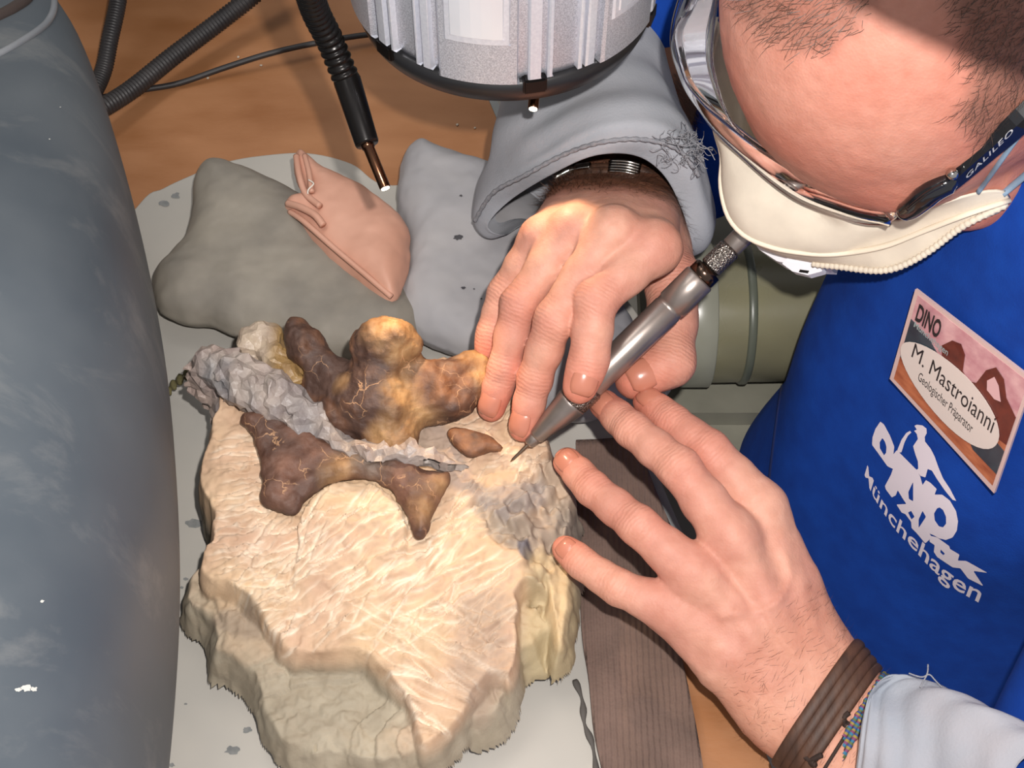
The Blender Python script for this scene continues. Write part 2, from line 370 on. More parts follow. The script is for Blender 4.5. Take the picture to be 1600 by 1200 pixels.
# ------------------------------------------------------------------ rock with fossil vertebra
def rock():
    L0 = [(296, 950), (290, 990), (300, 1008), (325, 1022), (328, 1050), (335, 1085), (380, 1100), (405, 1140), (430, 1210), (520, 1240), (660, 1250), (700, 1205), (740, 1190), (790, 1175), (812, 1130), (826, 1085), (858, 1078), (862, 1060), (890, 1042), (906, 1000), (902, 960), (912, 925), (905, 800), (870, 740), (840, 690), (700, 640), (560, 640), (380, 650), (345, 690), (330, 760), (322, 830), (330, 900)]
    a0 = crom(PL([(x, y, .004) for x, y in L0]), 3, True)
    L1 = [(318, 890), (306, 930), (325, 955), (368, 968), (400, 1000), (430, 1042), (462, 1062), (520, 1066), (570, 1066), (600, 1098), (622, 1120), (640, 1180), (662, 1200), (700, 1190), (740, 1140), (770, 1090), (800, 1095), (822, 1060), (824, 985), (838, 960), (860, 1040), (893, 1030), (905, 990), (912, 940), (908, 900), (905, 850), (912, 800), (890, 770), (872, 735), (862, 700), (850, 680), (780, 640), (760, 600), (650, 600), (520, 620), (380, 640), (343, 650), (335, 690), (312, 750), (308, 800), (325, 850)]
    a1 = crom(PL([(x, y, .04) for x, y in L1]), 3, True)
    h = .0009
    lo = np.minimum(a0.min(0), a1.min(0))-.004; hi = np.maximum(a0.max(0), a1.max(0))+.004
    xs = np.arange(lo[0], hi[0], h); ys = np.arange(lo[1], hi[1], h); X, Y = np.meshgrid(xs, ys, indexing='ij')
    p3 = np.stack([X, Y, 0*X], -1)
    jx = .0018*fbm(p3, 70, 2, 31); jy = .0018*fbm(p3, 70, 2, 41)
    d0 = -poly2d(X+jx, Y+jy, a0); d1 = -poly2d(X+jx, Y+jy, a1)
    big = fbm(p3, 14, 3, 7); med = fbm(p3, 45, 3, 8)
    r0 = .034*np.clip(d0/.011+.1, 0, 1)**.55+.005*big*np.clip(d0/.02, 0, 1)+.003*np.floor(2.2*(fbm(p3, 20, 2, 77)+1))*np.clip(d0/.01, 0, 1)
    ytop = P(600, 640, .07)[1]; ybot = P(650, 1150, .05)[1]; tt = np.clip((Y-ybot)/(ytop-ybot), 0, 1)
    ztop = .052+.022*tt**.8+.004*big+.0012*med
    # right hand facet falls away, lower right trough
    xr = P(850, 850, .06)[0]; ztop = ztop-.012*np.clip((X-xr+.012)/.02, 0, 1)*np.clip((P(850, 720, .06)[1]-Y)/.02, 0, 1)
    r1 = ztop*np.clip(d1/.008, 0, 1)**.42
    # terrace facets
    H = np.maximum(r0, np.where(d1 > 0, np.maximum(r1, r0), 0))
    # saw-cut disc in front of the arch (smooth round boss)
    cc = P(548, 828, .074); dr = np.sqrt((X-cc[0])**2+((Y-cc[1]))**2)
    H = np.where(((dr < .029) | ((Y < cc[1]) & (np.abs(X-cc[0]) < .029))) & (Y > cc[1]-.04), np.maximum(H, .0755-.30*np.clip(cc[1]+.004-Y, 0, 1)-.002*np.clip((np.abs(X-cc[0])-.02)/.009, 0, 1)), H)
    # chisel grooves: long straight scores with raised lips
    rng = np.random.RandomState(12); G = np.zeros_like(H); white = np.zeros_like(H)
    def score(x1, y1, x2, y2, wd=.0007, dp=.0012, wt=1):
        nonlocal G, white
        a = P(x1, y1, .066); b = P(x2, y2, .066); e = (b-a)[:2]; l2 = e@e
        x0, x9 = sorted((a[0], b[0])); y0, y9 = sorted((a[1], b[1])); m = .004
        i0, i1 = np.searchsorted(xs, [x0-m, x9+m]); j0, j1 = np.searchsorted(ys, [y0-m, y9+m]); sl = (slice(i0, i1), slice(j0, j1))
        wx = X[sl]-a[0]; wy = Y[sl]-a[1]; t = np.clip((wx*e[0]+wy*e[1])/l2, 0, 1); dd = np.hypot(wx-t*e[0], wy-t*e[1])
        s = ((wx*e[1]-wy*e[0])/math.sqrt(l2)); k = np.exp(-(dd/wd)**2)*np.sin(np.pi*np.clip(t*.9+.05, 0, 1))
        G[sl] += 1.0*(-dp*k+dp*.7*np.exp(-((dd-wd*1.6)/wd)**2)*(s > 0)); white[sl] = np.maximum(white[sl], k*wt)
    for i in range(150):   # left flank: nearly horizontal short scores
        x = rng.uniform(325, 430); y = rng.uniform(690, 960); l = rng.uniform(25, 70); an = math.radians(rng.normal(-10, 8)); score(x, y, x+l*math.cos(an), y+l*math.sin(an), wt=rng.uniform(.2, .8))
    for i in range(260):   # centre: long diagonal scores rising to the right
        x = rng.uniform(360, 760); y = rng.uniform(810, 1020); l = rng.uniform(30, 120); an = math.radians(rng.normal(-33, 13)); score(x, y, x+l*math.cos(an), y+l*math.sin(an), wd=rng.uniform(.0005, .0011), dp=rng.uniform(.0006, .0016), wt=rng.uniform(.2, 1))
    for i in range(70):    # lower right: scores falling to the right
        x = rng.uniform(540, 740); y = rng.uniform(930, 1120); l = rng.uniform(40, 110); an = math.radians(rng.normal(27, 9)); score(x, y, x+l*math.cos(an), y+l*math.sin(an), wd=.0008, dp=.0013, wt=rng.uniform(.3, 1))
    for i in range(90):    # saw cut disc and beds near the tool
        x = rng.uniform(690, 850); y = rng.uniform(660, 800); l = rng.uniform(20, 60); an = math.radians(rng.normal(-25, 18)); score(x, y, x+l*math.cos(an), y+l*math.sin(an), wt=rng.uniform(.2, .7))
    for i in range(40):
        x = rng.uniform(490, 590); y = rng.uniform(765, 830); l = rng.uniform(30, 60); an = math.radians(rng.normal(-5, 4)); score(x, y, x+l, y+l*math.sin(an), wd=.0004, dp=.0004, wt=rng.uniform(.1, .4))
    top = np.clip((H-.045)/.01, 0, 1); H = H+G*top
    # crystalline right part: faceted
    q = np.stack([X+.5*Y, Y-.4*X, 0*X], -1); cell = np.abs(vnoise(q, 130, 55))*.006+.003*vnoise(q, 260, 56)
    def reg(px, z, soft=.004): return np.clip(-poly2d(X+.003*vnoise(p3, 60, 3), Y+.003*vnoise(p3, 60, 4), crom(PL([(x, y, z) for x, y in px]), 3, True))/soft+.5, 0, 1)
    cry = reg([(735, 800), (800, 790), (870, 720), (915, 790), (910, 880), (860, 870), (850, 940), (822, 930), (815, 870), (790, 860), (760, 840)], .062)
    H = H+cell*cry*1.1-.004*cry
    cream2 = reg([(845, 880), (895, 880), (912, 930), (906, 1000), (885, 1032), (828, 1040), (826, 960)], .05)
    H = H+.0008*fbm(p3, 300, 3, 60)+.0015*np.abs(fbm(p3, 80, 2, 61))*(1-top*.6)
    keep = (np.maximum(d0, d1) > .0004) & (H > .004)
    # colour
    n1 = (fbm(p3, 40, 3, 90)*.5+.5)[..., None]; cream = np.array(S(214, 184, 150)[:3]); pinky = np.array(S(206, 172, 145)[:3]); gry = np.array(S(168, 160, 142)[:3]); blu = np.array(S(150, 144, 140)[:3]); wht = np.array(S(250, 238, 218)[:3])
    C = cream*(1-n1)+pinky*n1
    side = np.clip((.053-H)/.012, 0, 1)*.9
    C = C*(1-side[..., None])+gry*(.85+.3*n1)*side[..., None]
    C = C*(1-.8*white[..., None]*top[..., None])+wht*.8*white[..., None]*top[..., None]
    cg = (np.clip(cry, 0, 1)*(.65+.35*vnoise(p3, 70, 12)))[..., None].clip(0, 1); C = C*(1-cg)+(np.array(S(172, 156, 138)[:3])*.65+blu*.35)*cg
    def tint(px, z, c, k=.8, soft=.004):
        nonlocal C
        r_ = (reg(px, z, soft)*k)[..., None]; C = C*(1-r_)+np.array(S(*c)[:3])*r_
    tint([(650, 660), (690, 655), (740, 745), (800, 740), (845, 735), (840, 775), (770, 800), (700, 740), (600, 715), (560, 700), (600, 680)], .078, (132, 126, 130), .5)
    tint([(800, 850), (825, 850), (830, 870), (810, 880)], .06, (98, 98, 110), .9, .002)
    tint([(720, 940), (780, 930), (800, 980), (790, 1060), (740, 1100), (700, 1040)], .06, (172, 148, 130), .6, .008)
    tint([(820, 880), (912, 900), (900, 1050), (826, 1050)], .05, (212, 190, 140), .5, .008)
    tint([(330, 960), (385, 955), (400, 1000), (350, 990)], .05, (148, 132, 116), .7, .005)
    idx = -np.ones(H.shape, int); use = np.zeros_like(keep)
    k4 = keep[:-1, :-1] & keep[1:, :-1] & keep[1:, 1:] & keep[:-1, 1:]
    for a, b in ((0, 0), (1, 0), (1, 1), (0, 1)): use[a:k4.shape[0]+a, b:k4.shape[1]+b] |= k4
    idx[use] = np.arange(use.sum())
    V = np.stack([X, Y, H], -1)[use]
    V[:, :2] += (.0012*np.stack([vnoise(V, 150, 71), vnoise(V, 150, 72)], 1))
    ii = np.argwhere(k4); F = np.stack([idx[ii[:, 0], ii[:, 1]], idx[ii[:, 0]+1, ii[:, 1]], idx[ii[:, 0]+1, ii[:, 1]+1], idx[ii[:, 0], ii[:, 1]+1]], 1)
    return V, F, C[use], (xs, ys, H)
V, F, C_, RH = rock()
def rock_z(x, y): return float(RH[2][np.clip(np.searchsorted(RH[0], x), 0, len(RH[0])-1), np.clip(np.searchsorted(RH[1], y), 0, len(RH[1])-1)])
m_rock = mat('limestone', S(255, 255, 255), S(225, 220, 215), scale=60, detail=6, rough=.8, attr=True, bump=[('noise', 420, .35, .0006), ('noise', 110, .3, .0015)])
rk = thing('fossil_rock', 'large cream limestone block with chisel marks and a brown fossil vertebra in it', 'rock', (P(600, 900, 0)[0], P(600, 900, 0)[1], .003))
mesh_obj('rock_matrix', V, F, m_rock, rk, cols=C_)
def veins(N, L, b, co):
    dn = N.new('ShaderNodeTexNoise'); dn.inputs['Scale'].default_value = 60; dn.inputs['Detail'].default_value = 4
    mv = N.new('ShaderNodeVectorMath'); mv.operation = 'SCALE'; mv.inputs['Scale'].default_value = .02; L.new(co, dn.inputs['Vector']); L.new(dn.outputs['Color'], mv.inputs[0])
    ad = N.new('ShaderNodeVectorMath'); L.new(co, ad.inputs[0]); L.new(mv.outputs[0], ad.inputs[1])
    vo = N.new('ShaderNodeTexVoronoi'); vo.feature = 'DISTANCE_TO_EDGE'; vo.inputs['Scale'].default_value = 85; L.new(ad.outputs[0], vo.inputs['Vector'])
    mr = N.new('ShaderNodeMapRange'); mr.inputs['From Min'].default_value = .004; mr.inputs['From Max'].default_value = .022; mr.inputs['To Min'].default_value = .7; mr.inputs['To Max'].default_value = 0; L.new(vo.outputs['Distance'], mr.inputs['Value'])
    mk = N.new('ShaderNodeTexNoise'); mk.inputs['Scale'].default_value = 60; L.new(co, mk.inputs['Vector'])
    mm = N.new('ShaderNodeMapRange'); mm.inputs['From Min'].default_value = .5; mm.inputs['From Max'].default_value = .6; L.new(mk.outputs[0], mm.inputs['Value'])
    mu = N.new('ShaderNodeMath'); mu.operation = 'MULTIPLY'; L.new(mr.outputs[0], mu.inputs[0]); L.new(mm.outputs[0], mu.inputs[1])
    base = b.inputs['Base Color'].links[0].from_socket; mx = N.new('ShaderNodeMix'); mx.data_type = 'RGBA'; L.new(mu.outputs[0], mx.inputs[0]); L.new(base, mx.inputs[6]); mx.inputs[7].default_value = S(196, 150, 110); L.new(mx.outputs[2], b.inputs['Base Color'])
m_bone = mat('fossil_bone', S(255, 255, 255), S(168, 150, 140), scale=110, detail=8, rough=.62, attr=True, bump=[('noise', 420, .5, .0008), ('noise', 120, .6, .002)], extra=veins)
m_cryst = mat('grey_crystal_matrix', S(255, 255, 255), S(215, 210, 215), scale=90, detail=6, rough=.42, attr=True, bump=[('noise', 260, .6, .0015), ('voronoi', 180, .4, .001)])
def blob(name, lo, hi, fn, m, par, res=.0013, nz=.0008, cfn=None, sm=2, facet=0, dec=0):
    G, o = grid(lo, hi, res); f = fn(G)
    if facet: f = f+facet*np.abs(vnoise(G, 110, 5))-facet*.5*vnoise(G, 240, 6)
    V, F = snets(f.astype(np.float32), o, res); V = smooth(V, F, sm); N_ = vnormals(V, F); V = V+N_*(nz*fbm(V, 130, 3, 9))[:, None]
    o = mesh_obj(name, V, F, m, par, cols=cfn(V) if cfn else None, smooth=not dec)
    if dec: d_ = o.modifiers.new('facets', 'DECIMATE'); d_.ratio = dec
    return o
def R(x, y, z): return P(x, y, z)
def ch(G, pts, k=.004): return chain(G, [P(x, y, z) for x, y, z, r in pts], [r for *_, r in pts], k)
br = np.array(S(146, 100, 68)[:3]); dk = np.array(S(92, 68, 58)[:3]); yl = np.array(S(196, 154, 102)[:3]); rd = np.array(S(132, 94, 76)[:3]); gg = np.array(S(128, 118, 106)[:3])
def bone_up(G):
    d = ch(G, [(566, 535, .113, .0065), (590, 524, .119, .0078), (618, 524, .119, .0085), (640, 540, .112, .0072)])
    d = smin(d, ch(G, [(600, 540, .112, .0125), (598, 590, .1, .012), (606, 640, .09, .013), (615, 682, .08, .014)]), .008)
    d = smin(d, ch(G, [(585, 560, .105, .011), (575, 620, .094, .013), (590, 670, .08, .012)]), .008)
    d = smin(d, ch(G, [(465, 515, .1, .007), (478, 540, .098, .011), (505, 572, .094, .0085), (548, 600, .09, .012)]), .008)
    d = smin(d, ch(G, [(500, 612, .084, .010), (545, 640, .082, .016), (580, 655, .08, .012)]), .01)
    d = smin(d, ch(G, [(640, 575, .1, .0065), (690, 582, .097, .006), (735, 570, .096, .007), (752, 580, .094, .0065)]), .007)
    d = smin(d, ch(G, [(655, 640, .085, .010), (705, 632, .085, .009), (735, 612, .087, .008)]), .008)
    d = smin(d, ch(G, [(640, 612, .09, .012), (690, 610, .088, .014), (735, 598, .088, .011)]), .008)
    return d
def c_up(V):
    n = fbm(V, 60, 3, 3); m = fbm(V, 25, 2, 14)
    C = br+(dk-br)*np.clip(.5+1.2*m+.5*fbm(V, 160, 2, 5), 0, 1)[:, None]
    def near(px, py, z, rad): return np.clip(1.4-np.linalg.norm(V-P(px, py, z), axis=1)/rad+.35*n, 0, 1)[:, None]
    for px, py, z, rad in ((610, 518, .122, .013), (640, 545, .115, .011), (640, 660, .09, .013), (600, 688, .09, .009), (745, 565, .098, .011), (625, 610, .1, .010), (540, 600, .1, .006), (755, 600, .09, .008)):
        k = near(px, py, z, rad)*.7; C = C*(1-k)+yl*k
    return C
a = P(440, 500, .11); b_ = P(790, 720, .07)
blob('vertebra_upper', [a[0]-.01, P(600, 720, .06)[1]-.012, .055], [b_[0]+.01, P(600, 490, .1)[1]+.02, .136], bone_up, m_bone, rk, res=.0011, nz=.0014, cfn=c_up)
def plate(px, z, th, edge=.006, slope=0):
    pg = crom(PL([(x, y, z) for x, y in px]), 4, True); cx = pg.mean(0)
    def f(G):
        d = -poly2d(G[:, :, 0, 0], G[:, :, 0, 1], pg); hh = th*np.sqrt(np.clip(1-(1-np.clip(d/edge, 0, 1))**2, 0, 1)); hh = np.where(d > 0, hh, d)
        return np.abs(G[..., 2]-z-slope*(G[..., 1]-cx[1]))-hh[:, :, None]
    return f, pg
pf, pg1 = plate([(377, 660), (400, 652), (450, 660), (500, 690), (530, 700), (600, 712), (660, 735), (705, 742), (690, 775), (672, 815), (662, 836), (648, 832), (635, 800), (612, 765), (585, 750), (545, 748), (512, 756), (484, 776), (462, 796), (432, 797), (408, 778), (409, 745), (404, 710), (392, 682)], .079, .0065, .007, .1)
def c_lo(V):
    n = fbm(V, 50, 3, 33); C = rd+(dk-rd)*np.clip(.5+.8*n, 0, 1)[:, None]
    for px, py, rad in ((535, 735, .011), (660, 790, .010), (690, 760, .008)):
        k = np.clip(1.3-np.linalg.norm(V-P(px, py, .084), axis=1)/rad+.3*n, 0, 1)[:, None]*.6; C = C*(1-k)+yl*.9*k
    k = np.clip(1.3-np.linalg.norm(V-P(580, 735, .084), axis=1)/.012+.3*n, 0, 1)[:, None]*.6; C = C*(1-k)+gg*k
    return C
blob('vertebra_lower', [pg1[:, 0].min()-.004, pg1[:, 1].min()-.004, .066], [pg1[:, 0].max()+.004, pg1[:, 1].max()+.004, .096], pf, m_bone, rk, res=.001, nz=.0012, cfn=c_lo)
pf2, pg2 = plate([(698, 676), (712, 667), (735, 674), (765, 682), (786, 698), (780, 706), (760, 704), (742, 714), (722, 708), (708, 694)], .081, .004, .005)
blob('bone_fragment', [pg2[:, 0].min()-.004, pg2[:, 1].min()-.004, .073], [pg2[:, 0].max()+.004, pg2[:, 1].max()+.004, .09], pf2, m_bone, rk, res=.001, cfn=lambda V: br*1.1+(dk-br)*np.clip(.4+.9*fbm(V, 150, 3, 3), 0, 1)[:, None])
cgr = np.array(S(168, 156, 146)[:3]); cbl = np.array(S(132, 130, 130)[:3]); cpk = np.array(S(188, 166, 152)[:3])
def c_ridge(V):
    n = np.clip(fbm(V, 70, 3, 8)*1.2+.5, 0, 1)[:, None]; m = np.clip(fbm(V, 30, 2, 18)*1.5+.3, 0, 1)[:, None]
    return (cgr*(1-n)+cbl*n)*(1-m*.6)+cpk*m*.6
def ridge(G):
    d = ch(G, [(305, 590, .072, .007), (335, 570, .082, .0095), (375, 590, .086, .014), (430, 625, .084, .0155), (480, 655, .082, .0125), (520, 688, .08, .008)], .008)
    d = smin(d, ch(G, [(330, 590, .06, .014), (380, 630, .055, .020), (440, 660, .06, .018)]), .01)
    return smin(d, ch(G, [(520, 692, .083, .006), (575, 706, .087, .0068), (640, 706, .086, .0062), (690, 722, .083, .006), (735, 744, .080, .005)]), .006)
blob('crystalline_ridge', [P(280, 600, .07)[0]-.01, P(450, 780, .05)[1], .028], [P(750, 700, .08)[0]+.006, P(330, 520, .09)[1]+.015, .108], ridge, m_cryst, rk, res=.0013, nz=.0012, cfn=c_ridge, sm=1, facet=.0055, dec=.10)
def knob(G):
    d = ch(G, [(385, 570, .078, .010), (398, 535, .086, .0085), (412, 520, .09, .007)], .006)
    return smin(d, ch(G, [(430, 520, .09, .006), (432, 560, .086, .009), (455, 590, .084, .010)], .006), .004)
blob('pale_calcite_knob', [P(370, 600, .08)[0]-.01, P(400, 640, .08)[1], .05], [P(480, 560, .08)[0]+.01, P(400, 500, .09)[1]+.01, .105], knob, m_cryst, rk, sm=1, facet=.003, dec=.12,
     cfn=lambda V: np.array(S(190, 172, 150)[:3])*(1-np.clip((V[:, 0:1]-P(425, 550, .09)[0])/.008+.5, 0, 1))+np.array(S(160, 128, 80)[:3])*np.clip((V[:, 0:1]-P(425, 550, .09)[0])/.008+.5, 0, 1))
# mossy sliver and loose crumbs beside the rock
m_moss = mat('mossy_flake', S(112, 104, 66), S(74, 70, 50), scale=120, rough=.9, bump=[('noise', 300, .6, .001)])
fl = crom(PL([(262, 612, .012), (275, 598, .018), (292, 585, .03), (303, 578, .04)]), 8); V, F = tube(fl, .0028+.0012*np.sin(np.arange(len(fl))*1.3), 9, flat=.5)
tag(mesh_obj('rock_flake', V, F, m_moss), 'thin greenish stone flake leaning on the left tip of the rock', 'stone')
m_chip = mat('stone_chip', S(214, 204, 186), S(170, 160, 145), scale=200, rough=.8)
rng = random.Random(3); bmc = []
for px, py in [(372, 89), (408, 102), (325, 122), (740, 145), (742, 200), (715, 195)]:
    bmc.append((px, py, .0002, .0011))
for i, (px, py, z, s) in enumerate(bmc):
    bm = bmesh.new(); bmesh.ops.create_icosphere(bm, subdivisions=1, radius=s)
    for v in bm.verts: v.co = Vector((v.co.x*rng.uniform(.6, 1.4), v.co.y*rng.uniform(.6, 1.3), v.co.z*rng.uniform(.5, .9)))
    V = np.array([v.co[:] for v in bm.verts])+P(px, py, z+s*.5); F = [tuple(v.index for v in f.verts) for f in bm.faces]; bm.free()
    tag(mesh_obj('stone_chip', V, F, m_chip), 'tiny pale stone chip on the brown table behind the sandbags', 'stone', 'stone chips on the table')
# ------------------------------------------------------------------ grey dust hood at the left
def dust_extra(col, sc=6, lo=.56, hi=.72, amt=.55, st=(1, 1, 1)):
    def f(N, L, b, co):
        mp = N.new('ShaderNodeMapping'); mp.inputs['Scale'].default_value = st; mp.inputs['Rotation'].default_value = (0, 0, .5); L.new(co, mp.inputs[0])
        nz = N.new('ShaderNodeTexNoise'); nz.inputs['Scale'].default_value = sc; nz.inputs['Detail'].default_value = 9; nz.inputs['Roughness'].default_value = .65; nz.inputs['Distortion'].default_value = .6; L.new(mp.outputs[0], nz.inputs['Vector'])
        mr = N.new('ShaderNodeMapRange'); mr.inputs['From Min'].default_value = lo; mr.inputs['From Max'].default_value = hi; mr.inputs['To Max'].default_value = amt; L.new(nz.outputs[0], mr.inputs['Value'])
        base = b.inputs['Base Color'].links[0].from_socket; mx = N.new('ShaderNodeMix'); mx.data_type = 'RGBA'; L.new(mr.outputs[0], mx.inputs[0]); L.new(base, mx.inputs[6]); mx.inputs[7].default_value = col; L.new(mx.outputs[2], b.inputs['Base Color'])
    return f
m_hood = mat('scuffed_grey_plastic', S(72, 80, 88), S(94, 100, 105), scale=7, detail=8, rough=.45, rr=(.4, .65), noise_amt=.3, bump=[('noise', 30, .08, .002)], extra=dust_extra(S(150, 148, 144), 10, .52, .8, .55, (1, 1.6, 1)))
zc = .13
edge = crom([(-40, -330), (10, -180), (48, -80), (88, 0), (128, 70), (163, 160), (198, 280), (228, 410), (249, 540), (261, 680), (267, 800), (267, 900), (262, 1000), (252, 1120), (238, 1230), (215, 1350), (180, 1480)], 4)
rings = []
for x, y in edge:
    e = P(x, y, zc); cx = P(-150, 700, zc)[0]; r = e[0]-cx
    a = np.linspace(0, 2*np.pi, 72, endpoint=False); ca, sa = np.cos(a), np.sin(a); ex = .82
    rx, rz = r, min(r, .127)
    rings.append(np.stack([cx+rx*np.sign(ca)*np.abs(ca)**ex, np.full(72, e[1]), .0+zc+rz*np.sign(sa)*np.abs(sa)**ex], 1))
hd = thing('dust_hood', 'big scuffed blue-grey plastic hood curving along the left edge', 'hood', (P(-150, 700, zc)[0], P(-150, 700, zc)[1], 0))
V, F = loft(rings, True, True, True); mesh_obj('hood_shell', V, F, m_hood, hd)
# ridge line round the shoulder of the hood
from mathutils.bvhtree import BVHTree
def bvh_of(V, F): return BVHTree.FromPolygons([Vector(v) for v in V], [tuple(f) for f in F])
hb = bvh_of(V, F)
def hit(b, x, y):
    d = Vector(ray(x, y)).normalized(); h = b.ray_cast(Vector(CAM), d); return h
def on_surface(b, pts, off=0.0):
    o = []
    for x, y in pts:
        h = hit(b, x, y)
        if h[0] is not None: o.append(np.array(h[0])+np.array(h[1])*off*(1 if h[1].dot(Vector(ray(x, y))) < 0 else -1))
    return np.array(o)
rp = on_surface(hb, crom([(-30, 96), (0, 84), (35, 64), (62, 46), (76, 32), (84, 14), (84, -10), (80, -40)], 6))
V, F = tube(rp, .0022, 10); mesh_obj('rim_ridge', V, F, mat('hood_ridge', S(150, 152, 156), S(120, 124, 130), rough=.35), hd)
rp = on_surface(hb, crom([(-30, 40), (0, 26), (22, 14), (40, 0), (50, -20)], 6))
V, F = tube(rp, .004, 10); mesh_obj('inner_lip', V, F, mat('hood_inner', S(70, 58, 54), rough=.5), hd)
# ------------------------------------------------------------------ cables
m_rub = mat('black_rubber', S(34, 32, 34), S(52, 48, 48), scale=60, rough=.5, bump=[('noise', 300, .1, .0003)])
def ribbed(path_px, r, pitch, amp, n=8, lo=8):
    p = resample(crom(PL(path_px), n), 10); L_ = np.linalg.norm(np.diff(crom(PL(path_px), n), axis=0), axis=1).sum(); k = int(L_/pitch*4)
    p = resample(crom(PL(path_px), n*2), k); pr = np.array([amp, amp, -amp, -amp]); return tube(p, r+pr[np.arange(k) % 4], 20)
def cable(name, label, V, F): return tag(mesh_obj(name, V, F, m_rub), label, 'cable')
V, F = ribbed([(190, -90, .06), (186, -10, .04), (172, 60, .025), (158, 120, .012), (120, 190, .008)], .0062, .0022, .0002); cable('cable', 'thick black cable dropping steeply from the top edge near the hood', V, F)
V, F = ribbed([(470, -90, .05), (415, -25, .035), (350, 28, .026), (270, 88, .021), (205, 140, .019), (150, 175, .022), (90, 215, .022)], .0066, .0028, .00045); cable('cable', 'ribbed black hose running diagonally from the top edge to the hood', V, F)
V, F = tube(resample(crom(PL([(620, 50, .008), (560, 56, .010), (490, 68, .012), (420, 84, .012), (350, 106, .008), (280, 130, .004), (225, 140, .0035), (160, 152, .003)]), 8), 60), .0022, 12); cable('cable', 'thin black wire curving across the table behind the gooseneck', V, F)
# ------------------------------------------------------------------ gooseneck lamps
m_blk = mat('black_metal', S(26, 24, 24), S(36, 33, 32), scale=50, rough=.28, metal=.6)
m_cop = mat('copper_sleeve', S(120, 84, 62), S(96, 66, 50), scale=60, rough=.22, metal=1)
m_tip = bpy.data.materials.new('lit_fibre_tip'); m_tip.use_nodes = True
_b = m_tip.node_tree.nodes['Principled BSDF']; _b.inputs['Emission Color'].default_value = (1, .85, .62, 1); _b.inputs['Emission Strength'].default_value = 9
def goose(label, neck, noz, tip, r=.0068, target=None, en=1.0, ring=True):
    t = thing('gooseneck_lamp', label, 'lamp', tuple(P(*neck[0])))
    p = crom(PL(neck), 10); L_ = np.linalg.norm(np.diff(p, axis=0), axis=1).sum(); k = int(L_/.0044*6); p = resample(p, k)
    pr = np.array([.0004, .0006, .0004, -.0002, -.0006, -.0002]); V, F = tube(p, r+pr[np.arange(k) % 6], 24); mesh_obj('flexible_neck', V, F, m_blk, t)
    a = P(*noz[0]); b = P(*noz[1]); l = np.linalg.norm(b-a)
    V, F = lathe(a, b, [(-.004, r*.95), (-.001, r*1.06), (.001, r*1.06), (l-.001, r*.92), (l, r*.86), (l, r*.45)], 32); mesh_obj('nozzle', V, F, m_blk, t)
    c = P(*tip); l2 = np.linalg.norm(c-b); V, F = lathe(b, c, [(-.001, .0034), (0, .0034), (.002, .0034), (.0022, .0029), (l2-.0006, .0029), (l2, .0026)], 24); mesh_obj('copper_sleeve', V, F, m_cop, t)
    ax = (c-b)/l2; V, F = lathe(c-ax*.0005, c+ax*.0004, [(0, .0022), (.0009, .0022)], 20); mesh_obj('glowing_tip', V, F, m_tip, t)
    o = light('fibre_light', 'SPOT', tuple(c+ax*.002), target, en, (1, .74, .46), spot_size=math.radians(62), spot_blend=.7, shadow_soft_size=.004)
    return t
goose('black gooseneck lamp with a lit copper tip over the pink sandbag', [(452, -190, .36), (470, -70, .31), (490, 10, .265), (515, 62, .24), (533, 105, .225), (543, 128, .218)], [(543, 128, .218), (574, 226, .203)], (602, 294, .193), target=P(700, 700, .08), en=.8)
goose('lit copper-tipped gooseneck lamp peeping below the silver microscope housing', [(905, -260, .2), (885, -140, .2), (862, -40, .2), (848, 40, .203)], [(848, 40, .203), (839, 112, .203)], (833, 170, .196), target=P(880, 520, .12), en=.4)
# ------------------------------------------------------------------ microscope housing
m_sil = mat('silver_paint', S(214, 216, 224), S(176, 178, 188), scale=1400, detail=2, rough=.33, metal=.45, noise_amt=.3, bump=[('noise', 1800, .5, .0003)])
m_sil2 = mat('polished_window', S(236, 238, 244), S(220, 222, 230), scale=20, rough=.2, metal=.35)
m_sil3 = mat('light_rib', S(224, 226, 234), S(208, 210, 220), scale=600, rough=.3, metal=.35)
zb = .239; pL = P(548, 50, zb); pR = P(1030, 62, zb); cx = (pL[0]+pR[0])/2; Rm = (pR[0]-pL[0])/2; cy = P(790, 139, zb)[1]+Rm*1.0
ms = thing('microscope_housing', 'silver ribbed microscope housing with black lower rim at the top edge', 'microscope', (cx, cy, zb))
def mring(z, rad, n=192, f=None):
    a = np.linspace(0, 2*np.pi, n, endpoint=False); rr_ = np.array([rad+(f(x) if f else 0) for x in a]); return np.stack([cx+rr_*np.sin(a), cy-rr_*np.cos(a), np.full(n, z)], 1)
V, F = loft([mring(zb+.001, Rm*.80), mring(zb+.003, Rm*.955), mring(zb+.010, Rm*.985), mring(zb+.06, Rm*.99), mring(zb+.17, Rm), mring(zb+.19, Rm*.97), mring(zb+.195, Rm*.5)], True, True, True)
mesh_obj('housing_body', V, F, m_sil, ms)
V, F = loft([mring(zb-.009, Rm*.80), mring(zb-.012, Rm*.935), mring(zb-.010, Rm*.975), mring(zb-.004, Rm*1.0), mring(zb+.003, Rm*1.006), mring(zb+.004, Rm*.97)], True, True, True)
mesh_obj('black_rim', V, F, mat('black_rim_plastic', S(28, 28, 30), S(40, 40, 42), rough=.4), ms)
